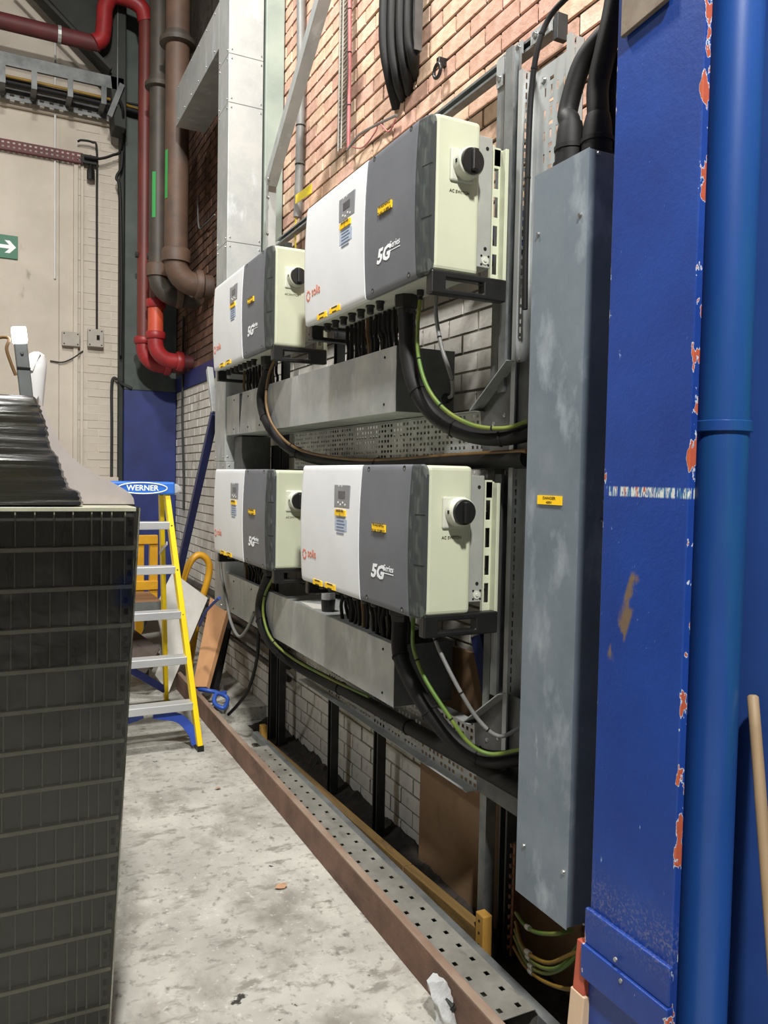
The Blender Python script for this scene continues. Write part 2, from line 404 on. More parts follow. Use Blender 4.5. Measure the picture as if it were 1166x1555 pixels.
M['yellow_cable'] = mat('yellow_cable', (150,116,36), (128,98,28), 8, .5)
M['brown_cable'] = mat('brown_cable', (112,84,44), (90,66,36), 8, .5)
M['grey_green'] = mat('grey_green', (150,160,150), (130,142,134), 3, .55, spots=[((100,96,86), 5, .6, .75, (1,1,.3))])
M['cleat'] = mat('cleat', (128,116,100), (104,90,76), 9, .7, spots=[((86,58,40), 12, .6, .72, W1)])
M['tag_white'] = mat('tag_white', (214,210,204), None, 6, .5)
M['mesh_grey'] = mat('mesh_grey', (150,146,138), (130,126,118), 8, .5, .4)
M['brick_brown'] = mat('brick_brown', (255,255,255), (200,190,182), 9, .9, bump=.35, bscale=60, spots=[((150,132,118), 5, .5, .7, (1,1,.4)), ((96,80,70), 16, .6, .74, W1)])  # darker, browner brick tone for the far stretch of the side wall
tint_bricks(M['brick_brown'], [(112,80,62), (98,68,54), (124,90,68), (90,64,52), (106,78,62)], .083, .238)
tint_bricks(M['brick'], [(214,176,156), (226,198,172), (220,186,164), (200,160,144), (234,212,188), (218,180,164), (208,170,152), (230,204,178)], .083, .238)

# ================================================================ SETTING
XW = 1.84; YB = 9.0
fl = MB().box(-10, 1.335, -8, 9.4, -.2, 0).build('floor', M['concrete']); tag(fl, kind='structure')
MB().box(1.335, 2.4, 1.0, 5.6, -.25, -.1).build('trench_floor', M['concrete'], fl)
MB().box(1.335, 2.4, 5.6, 9.4, -.2, 0).build('floor_strip', M['concrete'], fl)
MB().box(1.335, 2.4, -8, 1.0, -.2, 0).build('floor_strip', M['concrete'], fl)
tag(MB().box(-10, 2.4, -8, 9.4, 8.2, 8.3).build('ceiling', M['roof']), kind='structure')
tag(MB().box(-10.1, -10, -8, 9.4, 0, 8.2).build('wall_left', M['white_wall']), kind='structure')
tag(MB().box(-10, 2.4, -8.1, -8, 0, 8.2).build('wall_front', M['white_wall']), kind='structure')
wr = MB().box(XW+.009, 2.3, -8, 9.2, -.15, 8.2).build('wall_right', M['mortar']); tag(wr, kind='structure')
BH, BL, J = .083, .238, .010
occ = [(455,172,770,500),(455,700,750,935),(316,376,490,560),(320,712,455,862),(335,520,690,665),(335,850,680,1068),(787,225,935,1415),
       (890,0,1166,1555),(0,600,210,1555),(330,0,432,400),(640,1130,790,1500),(200,780,250,1150)]
cells = []
for r in range(-2, 70):
    z0 = r*BH
    if 2.585 < z0+BH*.5 < 2.745: continue
    for c in range(-6, 40):
        y0 = (c-.5*(r % 2))*BL
        if y0 < -1 or y0+BL > 9.15: continue
        ctr = (XW, y0+BL/2, z0+BH/2); px, py, d = proj(ctr)
        sc_ = 0
        if d > .5 and 0 < px < IW and 0 < py < IH and not any(a < px < c2 and b < py < d2 for a, b, c2, d2 in occ):
            a = proj((XW, y0, z0)); b = proj((XW, y0+BL, z0+BH)); sc_ = abs(a[0]-b[0])*abs(proj((XW, y0, z0+BH))[1]-a[1])
        cells.append((sc_, r, c, y0, z0))
cells.sort(key=lambda q: -q[0])
def brick_mesh(nm, m, j):
    mb = MB(); h = .003
    x0, x1 = XW, XW+.03; a, b, c_, d_ = j, BL-j, j, BH-j
    mb.add([(x1, a, c_), (x1, b, c_), (x1, b, d_), (x1, a, d_), (x0, a+h, c_+h), (x0, b-h, c_+h), (x0, b-h, d_-h), (x0, a+h, d_-h)],
           [(4,7,6,5), (0,4,5,1), (1,5,6,2), (2,6,7,3), (3,7,4,0)])
    me = mb.mesh(nm); me.materials.append(m); return me
bm_o = brick_mesh('brick', M['brick'], J/2); bm_s = brick_mesh('brick', M['brick_brown'], J/2); bm_w = brick_mesh('brick', M['brick_white'], .003)
rest = {'o': MB(), 'w': MB(), 's': MB()}
for k, (s_, r, c, y0, z0) in enumerate(cells):
    painted = z0 < 2.6
    far_brick = y0 > 5.58; src = bm_w if painted else (bm_s if far_brick else bm_o)
    jx = random.uniform(-.0025, .0025)
    if k < 300 and s_ > 0:
        o = bpy.data.objects.new('brick', src); o.location = (jx, y0, z0); link(o, wr)
    else:
        mb = rest['w' if painted else ('s' if far_brick else 'o')]
        mb.add([(v.co.x+jx, v.co.y+y0, v.co.z+z0) for v in src.vertices], [tuple(p.vertices) for p in src.polygons])
MB().box(XW+.0045, XW+.02, -1, 9.1, -.1, 2.58).build('painted_joints', M['mortar_white'], wr)
tag(rest['o'].build('brickwork', M['brick'], wr), kind='stuff')
tag(rest['s'].build('brown_brickwork', M['brick_brown'], wr), kind='stuff')
tag(rest['w'].build('painted_brickwork', M['brick_white'], wr), kind='stuff')
MB().box(XW-.012, XW+.02, -1, 9.1, 2.575, 2.745).build('blue_band', M['blue_paint'], wr, bevel=.004)

# far wall with a painted brick strip by the corner and a boarded panel to the left
wb = MB().box(-10, 2.4, YB, YB+.3, 0, 8.2).build('wall_back', M['white_wall']); tag(wb, kind='structure')
bme = MB().add([(a, YB+.02, b) for a, b in ((.002,.002),(.236,.002),(.236,.081),(.002,.081))]+[(a, YB-.005, b) for a, b in ((.006,.006),(.232,.006),(.232,.077),(.006,.077))],
               [(4,5,6,7),(0,1,5,4),(1,2,6,5),(2,3,7,6),(3,0,4,7)]).mesh('brick'); bme.materials.append(M['white_wall'])
for r in range(14, 64):
    for c in range(2):
        o = bpy.data.objects.new('brick', bme); o.location = (.90+c*.238-(.119 if r % 2 else 0)+.04, random.uniform(-.003, .003), r*.083); link(o, wb)
MB().box(-3, .66, YB-.03, YB, 0, 5.0).build('wall_panel', M['white_wall'], wb, bevel=.004)
MB().box(.665, .80, YB-.02, YB, 0, 5.0).build('wall_panel', M['white_wall'], wb, bevel=.004)
MB().box(.80, .845, YB-.05, YB, 0, 4.95).build('door_post', M['white_wall'], wb, bevel=.006)
MB().box(.87, .90, YB-.035, YB, 0, 4.95).build('door_post', M['white_wall'], wb, bevel=.006)
MB().box(-3, 1.3, YB-.06, YB, 5.32, 5.62).build('lintel', M['white_wall'], wb, bevel=.02)

# corner pillar with a haunched roof beam over it
pl = MB().box(1.29, 1.83, 8.8, 8.99, 2.575, 7.0).build('corner_pillar', M['pillar_paint'], bevel=.008); tag(pl, kind='structure')
MB().box(1.288, 1.832, 8.798, 8.99, 0, 2.575).build('painted_base', M['blue_paint'], pl, bevel=.008)
MB().box(1.245, 1.285, 8.86, 8.99, 0, 7.0).build('edge_angle', M['dark_steel'], pl, bevel=.004)
hp = [at(x, y, y=8.55) for x, y in ((20,-60),(165,98),(174,190),(192,196),(192,-60))]
rb = MB().prism(hp, (0, .3, 0)).build('roof_beam', M['dark_steel'], bevel=.01); tag(rb, kind='structure')
MB().bar(at(20,-45,y=8.5), at(168,108,y=8.5), .03, .12, (0,1,0)).build('beam_flange', M['dark_steel'], rb)

# steel angle painted grey-green beyond the duct tower
tag(MB().box(1.70, 1.83, 5.36, 5.50, 2.7, 8.0).build('trim_1', M['grey_green'], bevel=.004), kind='structure')

# blue painted column by the camera, with base straps
blue = thing('blue_column', (1.36, 1.38, 0), None, None, kind='structure')
blue.name = 'trim_2'; LOC['trim_2'] = Vector((1.36, 1.38, 0))
tilt = .0
MB().box(1.35, 1.372, 1.250, 1.514, -.1, 3.4).build('flange', M['blue_column'], blue, bevel=.003)
MB().box(1.372, 1.58, 1.385, 1.405, -.1, 3.4).build('web', M['blue_column'], blue)
MB().box(1.338, 1.352, 1.243, 1.521, .545, .635).build('base_strap', M['blue_column'], blue, bevel=.004)
MB().box(1.330, 1.352, 1.240, 1.523, .46, .545).build('base_strap', M['blue_column'], blue, bevel=.004)
for zz, yy in ((.60, 1.40), (.56, 1.38)):
    MB().lathe((1.331, yy, zz-.03), (-1,0,0), [(0,.006),(.004,.005)], 10).build('rivet', M['screw'], blue, 30)
tag(MB().box(1.60, 1.66, -1.5, 1.53, -.1, 3.6).build('wall_panel_blue', M['blue_wall']), kind='structure')
bpy.data.objects['wall_panel_blue'].name = 'wall_side'

# ================================================================ INVERTERS
IY0, IZ0, IX0 = 2.36, 1.215, 1.31
IWD, IHT = 1.17, .533
def make_inverter():
    root = thing('inverter', (IX0, IY0, IZ0), 'x', 'inverter', 'wall mounted inverters')
    zc = IZ0+IHT/2
    def fx(y, z):
        x = IX0-.004+.011*(2*abs(z-zc)/IHT)**2
        if y < IY0+.08: x += .016*((IY0+.08-y)/.08)
        if y > IY0+IWD-.05: x += .016*((y-(IY0+IWD-.05))/.05)**2
        e = min(z-IZ0, IZ0+IHT-z)
        if e < .012: x += .006*(1-e/.012)**2
        return x
    def cover(name, ya, yb, m, dx, rc=None):
        ys = sorted(set([ya, yb]+[ya+(yb-ya)*i/14 for i in range(15)]+([IY0+.08*i/4 for i in range(5)] if ya < IY0+.1 else [])+([IY0+IWD-.06*i/6 for i in range(7)] if yb > IY0+IWD-.1 else [])))
        zs = [IZ0+IHT*i/22 for i in range(23)]; zs = sorted(set(zs+[IZ0+.005, IZ0+.01, IZ0+IHT-.005, IZ0+IHT-.01]))
        v = []; f = []; ny, nz = len(ys), len(zs)
        def cz(y, z):   # rounded lower/upper outer corners seen from the front
            R_ = .035
            for edge in (IY0, IY0+IWD):
                d = abs(y-edge)
                if d < R_:
                    lim = R_-math.sqrt(max(0, R_*R_-(R_-d)**2))
                    z = min(max(z, IZ0+lim), IZ0+IHT-lim)
            return z
        for y in ys:
            for z in zs: v.append((fx(y, z)+dx, y, cz(y, z)))
        nb = len(v)
        for y in ys:
            for z in zs: v.append((IX0+.030, y, cz(y, z)))
        for i in range(ny-1):
            for j in range(nz-1):
                a = i*nz+j; f.append((a, a+1, a+nz+1, a+nz)); f.append((nb+a, nb+a+nz, nb+a+nz+1, nb+a+1))
        for i in range(ny-1):
            for j in (0, nz-1): a = i*nz+j; f.append((a, a+nz, nb+a+nz, nb+a))
        for j in range(nz-1):
            for i in (0, ny-1): a = i*nz+j; f.append((a, a+1, nb+a+1, nb+a))
        return MB().add(v, f).build(name, m, root, None if yb < IY0+.1 else 30)
    ym = IY0+.487
    cover('front_cover', ym+.001, IY0+IWD, M['inv_white'], -.003)
    gp = cover('grey_cover', IY0+.08, ym, M['inv_grey'], 0)
    es = cover('edge_strip', IY0, IY0+.0795, M['inv_edge'], 0)
    # slits on the chamfer
    for py in (782.5, 860):
        z = at(640, py, y=IY0).z
        ss = MB()
        for i in range(6):
            ya, yb = IY0-.001+.008*i, IY0+.007+.008*i
            ss.add([(fx(max(y, IY0), z)+dx_, y, z+dz_) for dx_ in (-.0006, .004) for y in (ya, yb) for dz_ in (-.0018, .0018)], [(0,1,3,2), (4,6,7,5), (0,4,5,1), (2,3,7,6), (1,5,7,3), (0,2,6,4)])
        ss.build('slit', M['black_gap'], es)
    MB().box(IX0+.026, 1.517, IY0+.001, IY0+IWD-.01, IZ0+.012, IZ0+IHT-.003).build('housing', M['inv_cream'], root, bevel=.016, seg=3)
    MB().box(IX0+.03, 1.50, IY0+.03, IY0+IWD-.03, IZ0+.004, IZ0+.02).build('base_plate', M['inv_under'], root)
    hs = MB().box(1.517, 1.578, IY0+.022, IY0+IWD-.03, IZ0+.05, IZ0+IHT-.035).build('heat_sink', M['plate_grey'], root, bevel=.002)
    for zz in (IZ0+IHT-.075, IZ0+.115):
        MB().lathe((1.556, IY0+.0225, zz), (0,-1,0), [(0,.0065),(.002,.0065)], 10).build('rivet_hole', M['black_gap'], hs)
    MB().lathe((1.556, IY0+.0225, IZ0+.075), (0,-1,0), [(0,.015),(.003,.015),(.003,.007),(.006,.006)], 12).build('fan_guard', M['knob_ring'], hs, 30)
    for a in range(4):
        q = PI/4+a*PI/2
        MB().lathe((1.556+.021*math.cos(q), IY0+.0225, IZ0+.075+.021*math.sin(q)), (0,-1,0), [(0,.004),(.002,.004)], 8).build('vent_hole', M['black_gap'], hs)
    # screws in recesses
    for px, py in ((558,712.5),(611.7,711),(555,906.7),(608,925.7)):
        p = at(px, py, x=IX0); p.x = fx(p.y, p.z)
        MB().lathe((p.x+.004, p.y, p.z), (-1,0,0), [(0,.0095),(.0048,.0095)], 14).build('screw_recess', M['black_gap'], gp)
        MB().lathe((p.x+.004, p.y-.002, p.z-.003), (-1,0,0), [(0,.0055),(.0058,.0052),(.0065,.003)], 10).build('screw', M['screw'], gp, 30)
    # rotary AC switch on the near side
    k = at(693, 777, y=IY0); kx, kz = k.x, k.z
    sw = MB().box(kx-.058, kx+.038, IY0-.008, IY0+.01, kz-.058, kz+.052).build('switch_plate', M['knob_ring'], root, bevel=.006)
    MB().lathe((kx, IY0, kz), (0,-1,0), [(0,.052),(.018,.051),(.045,.049),(.048,.046)], 28).build('switch_collar', M['knob_ring'], sw, 40)
    MB().lathe((kx, IY0-.040, kz), (0,-1,0), [(0,.044),(.016,.043),(.018,.041)], 28).build('switch_dial', M['black_plastic'], sw, 40)
    MB().box(kx-.011, kx+.011, IY0-.075, IY0-.055, kz-.036, kz+.036).build('switch_grip', M['black_plastic'], sw, bevel=.004)
    MB().box(kx-.051, kx-.049, IY0-.034, IY0-.024, kz-.006, kz+.006).build('switch_mark', M['black_gap'], sw)
    p = at(685.5, 816.5, y=IY0-.0005); text('AC SWITCH', .0145, p, (1,0,0), (0,0,1), M['ink'], root, 'switch_lettering')
    # front plates and labels
    def rect(name, a, b, m, th=.002, parent=root, bev=.0, lift=.0):
        p, q = at(*a, x=IX0), at(*b, x=IX0); yy = (p.y+q.y)/2; zz = (p.z+q.z)/2
        x = fx(yy, zz)-.003-lift
        o = MB().box(x-th, x+.004, min(p.y,q.y), max(p.y,q.y), min(p.z,q.z), max(p.z,q.z)).build(name, m, parent, bevel=bev)
        return o, Vector((x-th-.0003, yy, zz))
    fr, fu = (0,-1,0), (0,0,1)
    d, dp = rect('display_panel', (509.6,735.6), (532.5,773), M['display'], .0025, bev=.004)
    MB().box(dp.x-.0008, dp.x+.001, dp.y-.034, dp.y+.034, dp.z-.008, dp.z+.022).build('lcd_screen', M['lcd'], d)
    for i in range(4): MB().lathe((dp.x+.0005, dp.y+.036-.024*i, dp.z-.026-.008*(i % 2)), (-1,0,0), [(0,.0048),(.0018,.0044)], 10).build('button', M['white_plastic'], d, 30)
    for i in range(2): MB().lathe((dp.x+.0005, dp.y+.03-.03*i, dp.z+.042), (-1,0,0), [(0,.004),(.001,.004)], 8).build('indicator', M['white_plastic'], d)
    l1, p1 = rect('inverter_label', (511.8,773.6), (527.4,784.2), M['yellow_label'], .005)
    n, p2 = rect('notice', (510.9,787), (529,807.5), M['notice'], .001)
    for i in range(6): MB().box(p2.x-.0006, p2.x+.0005, p2.y-.042+.01*(i % 2), p2.y+.042, p2.z+.03-.013*i-.0022, p2.z+.03-.013*i+.0022).build('print_line', M['notice_ink'], n)
    l2, p3 = rect('warning_label', (568,795), (587.2,808.6), M['yellow_label'], .006, lift=-.003)
    text('WARNING', .020, p3+Vector((0,0,.011)), fr, fu, M['ink'], l2); text('DUAL SUPPLY', .018, p3-Vector((0,0,.012)), fr, fu, M['ink'], l2)
    for a, b in (((475.4,878.6),(488.5,891)), ((493.4,884),(508.4,897.2))):
        l3, p4 = rect('rating_label', a, b, M['yellow_label'], .004)
        for dz_, hw in ((.009,.030), (-.009,.022)): MB().box(p4.x-.0003, p4.x+.001, p4.y-hw, p4.y+hw, p4.z+dz_-.003, p4.z+dz_+.003).build('print_line', M['ink'], l3)
    # printed marks: ring of petals + word, and the slanted numeral mark
    c = at(463.6, 841, x=IX0); x = fx(c.y, c.z)-.0042
    mb = MB()
    for i in range(10):
        q0, q1 = 2*PI*(i+.12)/10, 2*PI*(i+.88)/10
        pts = [(.021, q0), (.027, (q0+q1)/2), (.021, q1), (.0165, q1), (.0165, q0)]
        mb.prism([(fx(c.y-r_*math.cos(a), c.z+r_*math.sin(a))-.0045, c.y-r_*math.cos(a), c.z+r_*math.sin(a)) for r_, a in pts], (.0012, 0, 0))
    mb.build('printed_ring', M['logo_orange'], root)
    p = at(474.8, 842.5, x=IX0); text('solis', .058, (x-.0003, p.y, p.z+.004), fr, fu, M['logo_orange'], root, 'brand_lettering', warp=lambda y, z: fx(y, z)-.003)
    p = at(573.0, 868.5, x=IX0); xx = fx(p.y, p.z)-.0012
    text('5G', .070, (xx, p.y, p.z), fr, fu, M['logo_white'], root, 'series_lettering', shear=.28, bold=.0028, warp=fx, sx=1.25)
    p = at(590.2, 865.8, x=IX0); text('Series', .034, (xx, p.y, p.z+.004), fr, fu, M['logo_white'], root, 'series_lettering', shear=.2, warp=fx)
    MB().box(fx(p.y, p.z-.015)-.0012, fx(p.y, p.z-.015)+.001, p.y-.04, p.y+.04, p.z-.016, p.z-.0135).build('series_underline', M['logo_white'], root)
    # black carrying handles hung below both ends
    for ye in (IY0+.004, IY0+IWD-.062):
        us = [1.335, 1.345, 1.392, 1.545, 1.625, 1.638]; zs = [IZ0-.064, IZ0-.045, IZ0-.008, IZ0+.014]
        h = MB().plate((0, ye, 0), (1,0,0), (0,0,1), us, zs, lambda i, j: (i == 2 and j == 1), .040, (0,1,0)).build('handle', M['black_plastic'], root, bevel=.005)
    # cream wall bracket with slots
    zs = [IZ0-.045]; 
    for i in range(4): zs += [IZ0+.04+.1*i, IZ0+.11+.1*i]
    zs.append(IZ0+IHT-.05)
    br = MB().plate((0, IY0+.05, 0), (1,0,0), (0,0,1), [1.596, 1.606, 1.624, 1.632], zs, lambda i, j: i == 1 and j % 2 == 1, .003, (0,1,0))
    br.box(1.632, 1.646, IY0+.02, IY0+.053, IZ0-.06, IZ0+IHT-.06).box(1.590, 1.596, IY0+.035, IY0+.053, IZ0-.045, IZ0+IHT-.05)
    br.box(1.575, 1.64, IY0+.05, IY0+.09, IZ0+IHT-.115, IZ0+IHT-.055)
    br.build('wall_bracket', M['inv_cream'], root, bevel=.0015)
    MB().box(1.60, 1.66, IY0+IWD-.12, IY0+IWD-.08, IZ0-.04, IZ0+IHT-.06).build('wall_bracket', M['inv_cream'], root)
    # glands underneath
    for i in range(7):
        y = IY0+1.04-.09*i
        MB().lathe((1.385, y, IZ0+.006), (0,0,-1), [(0,.018),(.01,.019),(.012,.015),(.034,.015),(.038,.011)], 10).build('gland', M['black_plastic'], root, 30)
    MB().lathe((1.43, IY0+.365, IZ0+.006), (0,0,-1), [(0,.046),(.012,.047),(.05,.044),(.054,.036),(.075,.034)], 8).build('main_gland', M['black_plastic'], root, 30)
    for dy in (.135, .255): MB().lathe((1.43, IY0+dy, IZ0+.004), (0,0,-1), [(0,.014),(.02,.014),(.024,.010),(.036,.010)], 8).build('small_gland', M['black_plastic'], root, 30)
    return root
inv = {}
inv['B'] = make_inverter()
for k, dy, dz in (('A', 0.0, 1.174), ('C', 1.665, 1.152), ('D', 1.60, -.016)):
    c = copy_tree(inv['B']); c.location = (IX0, IY0+dy, IZ0+dz); inv[k] = c
inv['A']['label'] = 'large white and grey inverter highest up beside the tall galvanised box'
inv['B']['label'] = 'white and grey inverter in the lower row, nearest the tall galvanised box'
inv['C']['label'] = 'farther upper inverter in front of the vertical metal duct'
inv['D']['label'] = 'farther lower inverter, its far end beside the yellow trolley handle'
# numbered yellow labels under the displays
for k, n in (('A','1'), ('B','2'), ('C',''), ('D','')):
    r = inv[k]; l = [c for c in r.children if c.name.startswith('inverter_label')][0]
    off = Vector(r.location)-Vector((IX0, IY0, IZ0))
    p = at(519.6, 778.6, x=IX0)+Vector((-.0125, 0, 0)); q = p+Vector((0,0,.008))
    o = text('INVERTER', .0165, q, (0,-1,0), (0,0,1), M['ink'], l)
    if n: text(n, .018, p-Vector((0,0,.011)), (0,-1,0), (0,0,1), M['ink'], l)

# ================================================================ TRUNKING, DUCT TOWER, TALL BOX
TX0, TX1 = 1.446, 1.715
def screw_on(parent, p, ax, r=.006): 
    return MB().lathe(p, ax, [(0,r*1.25),(.0015,r*1.25),(.002,r),(.006,r*.8)], 10).build('screw', M['screw'], parent, 30)
def trunk(name, ya, yb, z0, z1, label, joints, split=None):
    t = thing(name, ((TX0+TX1)/2, ya, z0), label, 'trunking', 'horizontal cable trunking')
    th = .002
    b = MB().box(TX0+.003, TX1, ya+.002, yb, z0, z0+th).box(TX1-th, TX1, ya+.002, yb, z0, z1).box(TX0+.003, TX0+.03, ya+.004, yb, z1-th, z1)
    b.build('channel', M['galv'], t)
    MB().box(TX0+.003, TX1, ya, ya+th, z0+.002, z1-.001).build('end_plate', M['galv_dark'], t)
    ed = [ya]+joints+[yb]
    for i in range(len(ed)-1):
        a, c = ed[i]+.001, ed[i+1]-.001
        if split == i:    # lid pulled apart so that the gap opens towards the top
            MB().prism([(TX0, a, z0), (TX0, c-.004, z0), (TX0, c-.07, z1), (TX0, a, z1)], (.002, 0, 0)).build('cover_panel', M['galv'], t)
        else: MB().box(TX0, TX0+.002, a, c, z0, z1).build('cover_panel', M['galv'], t)
        for yy in ((a+.10, c-.10) if c-a > .5 else ((a+c)/2-.03,)):
            for zz in (z0+.035, z1-.035): MB().lathe((TX0, yy, zz), (-1,0,0), [(0,.006),(.003,.005)], 8).build('screw', M['black_gap'], t)
    return t
t1 = trunk('cable_trunking', 2.83, 5.33, 1.962, 2.222, 'galvanised cable trunking under the upper inverters', [4.70, 5.03], 1)
p = at(677,605,y=2.83)
MB().lathe(p+Vector((0,.004,0)), (0,-1,0), [(0,.022),(.012,.022),(.014,.016),(.034,.014)], 10).build('gland', M['black_plastic'], t1, 30)
t2 = trunk('cable_trunking', 2.795, 5.33, .785, 1.035, 'galvanised cable trunking under the lower inverters', [4.55, 4.95])
MB().box(TX0+.002, TX1-.02, 3.05, 4.15, 1.034, 1.037).build('top_lid', M['galv'], t2)

dt = thing('cable_duct', (1.57, 5.48, .77), 'tall galvanised sheet metal duct with an arm running off at the top', 'duct')
secs = [.77, 1.79, 2.52, 3.27, 4.19, 4.51, 5.05]
for i in range(len(secs)-1):
    if i in (0,): 
        MB().box(TX0, TX1, 5.33, 5.60, secs[i]+.001, secs[i+1]-.001).build('duct_section', M['galv'], dt, bevel=.003)
    else: MB().box(TX0, 1.685, 5.37, 5.64, secs[i]+.001, secs[i+1]-.001).build('duct_section', M['galv'], dt, bevel=.003)
    for zz in (secs[i]+.03, secs[i+1]-.03):
        for xx in (TX0+.02, 1.67): screw_on(dt, (xx, 5.37 if i else 5.33, zz), (0,-1,0), .005)
        for yy in (5.40, 5.60): screw_on(dt, (TX0, yy, zz), (-1,0,0), .005)
MB().box(TX0, 1.70, 5.64, 7.06, 4.66, 4.98).build('duct_arm', M['galv'], dt, bevel=.003)
for i in range(6):
    for zz in (4.69, 4.95): screw_on(dt, (TX0, 5.75+.24*i, zz), (-1,0,0), .005)
MB().box(1.50, 1.70, 5.15, 5.33, 1.60, 1.955).build('adapter_box', M['galv_dark'], dt, bevel=.004)

bxx = thing('distribution_box', (1.56, 1.83, .445), 'tall narrow galvanised box with a yellow danger label', 'box')
B0, B1, BY0, BY1, BZ0, BZ1 = 1.45, 1.70, 1.722, 1.962, .445, 2.597
MB().box(B0+.002, B1, BY0+.002, BY1, BZ0+.0, BZ1).build('body', M['galv_box'], bxx, bevel=.002)
MB().box(B0, B0+.0022, BY0, BY1+.001, BZ0-.003, BZ1+.001).build('front_lid', M['galv_box'], bxx)
for px, py in ((881,327),(817.5,356),(796,1284),(856,1324)):
    p = at(px, py, x=B0); screw_on(bxx, p, (-1,0,0), .0062)
for px, py in ((908,233),(932,312),(927,520),(925,545),(916,760),(914,790),(887,1402)):
    p = at(px, py, y=BY0); screw_on(bxx, p, (0,-1,0), .006)
p, q = at(817.5, 752, x=B0), at(853.5, 767.5, x=B0)
lb = MB().box(B0-.004, B0+.001, q.y, p.y, q.z, p.z).build('danger_label', M['yellow_label'], bxx)
c = (p+q)/2; c.x = B0-.0043
text('DANGER', .0115, c+Vector((0,0,.0058)), (0,-1,0), (0,0,1), M['ink'], lb, sx=1.25); text('400V', .0105, c-Vector((0,0,.0068)), (0,-1,0), (0,0,1), M['ink'], lb, sx=1.2)

# heavy cables rising out of the box
hc = [([(1.50,1.865,2.60),(1.50,1.865,2.72),at(862,170,x=1.51),at(885,95,x=1.53),at(925,45,x=1.56),at(960,10,x=1.6),at(990,-60,x=1.62)], .029, 'outermost black armoured cable on top of the tall box, bending right', 'black_rubber'),
      ([(1.53,1.785,2.60),(1.53,1.785,2.72),at(908,130,x=1.535),at(922,65,x=1.54),at(935,0,x=1.55),at(945,-90,x=1.56)], .031, 'straightest and thickest black armoured cable rising from the tall box', 'black_rubber'),
      ([(1.60,1.80,2.60),(1.60,1.80,2.72),at(928,150,x=1.6),at(937,105,x=1.61),at(960,70,x=1.62),at(990,20,x=1.63)], .028, 'black armoured cable half hidden behind the blue column', 'black_rubber')]
for pts, r, lbl, m in hc:
    t = thing('armoured_cable', pts[0], lbl, 'cable', 'cables rising from the tall box')
    MB().tube(pts, r, 14, sub=6).build('cable_sheath', M[m], t, 40)
    p0 = Vector(pts[0])
    MB().lathe(p0, (0,0,1), [(0,.048),(.012,.048),(.013,.043),(.045,.043),(.046,.046),(.058,.046),(.060,.042),(.10,.039),(.125,.033)], 14).build('cable_gland', M['black_rubber'], t, 30)
pts = [(1.575,1.83,2.60), (1.575,1.83,2.70), at(920,165,x=1.62), at(928,125,x=1.63), at(945,95,x=1.64), at(985,50,x=1.65)]
tag(MB().tube(pts, .010, 10, sub=6).build('earth_cable', M['green_dark'], None, 40), 'green cable rising behind the heavy black cables on the tall box', 'cable')

# ================================================================ SUPPORT FRAME AND TRAYS
def channel(pts, wd=.041, ht=.041, th=.003, up=(1,0,0), open_=1):
    """C-section strut swept between two points; open side faces +up*open_"""
    a, b = wd/2, ht/2*open_
    prof = [(-a, -b), (a, -b), (a, b), (a-.010, b), (a-.010, b-.003*open_), (a-th, b-.003*open_), (a-th, -b+th*open_), (-a+th, -b+th*open_), (-a+th, b-.003*open_), (-a+.010, b-.003*open_), (-a+.010, b), (-a, b)]
    return MB().sweep(pts, prof, up)
fr = thing('inverter_rack', (1.74, 2.3, -.1), 'galvanised strut rack carrying the inverters on the brick wall', 'rack')
SX = 1.785
# top rail with its angle brackets
channel([(SX, 2.30, 3.285), (SX, 5.3, 3.285)], .041, .041, up=(-1,0,0)).build('rail', M['strut'], fr)
channel([(SX, 2.12, 2.62), (SX, 5.2, 2.62)], up=(-1,0,0)).build('rail', M['strut_dark'], fr)
channel([(SX, 2.12, 1.55), (SX, 5.2, 1.55)], up=(-1,0,0)).build('rail', M['strut_dark'], fr)
MB().box(1.76, 1.805, 2.275, 2.298, 3.225, 3.315).build('end_bracket', M['strut_dark'], fr, bevel=.002)
# posts
for y, z1, m in ((2.545, 3.27, 'strut'), (2.41, .72, 'strut_dark'), (3.50, 2.6, 'strut_dark'), (4.09, 2.6, 'strut_dark'), (4.98, 3.2, 'strut_dark'), (5.16, 1.9, 'strut_dark')):
    channel([(1.738, y, -.1), (1.738, y, z1)], .052 if m == 'strut_dark' else .045, .045, up=(-1,0,0), open_=1 if m == 'strut_dark' else -1).build('post', M[m], fr)
# T bracket and corner plates
tb = MB().box(1.754, 1.7595, 2.47, 2.625, 3.262, 3.31).box(1.708, 1.7145, 2.525, 2.565, 3.16, 3.262)
tb.build('tee_bracket', M['galv'], fr)
MB().box(1.754, 1.7595, 2.30, 2.42, 3.262, 3.31).build('splice_plate', M['galv'], fr)
for y, z in ((2.49,3.286),(2.545,3.286),(2.60,3.286),(2.545,3.19),(2.33,3.286),(2.39,3.286)):
    MB().lathe((1.754 if z > 3.2 else 1.708, y, z), (-1,0,0), [(0,.014),(.002,.014),(.002,.010),(.010,.010)], 6).build('bolt', M['screw'], fr)
# mounting uprights behind the near inverters
for z0, z1 in ((2.02, 3.25), (.90, 1.72)):
    channel([(1.70, 2.445, z0), (1.70, 2.445, z1)], .041, .041, up=(0,-1,0)).build('upright', M['strut'], fr)

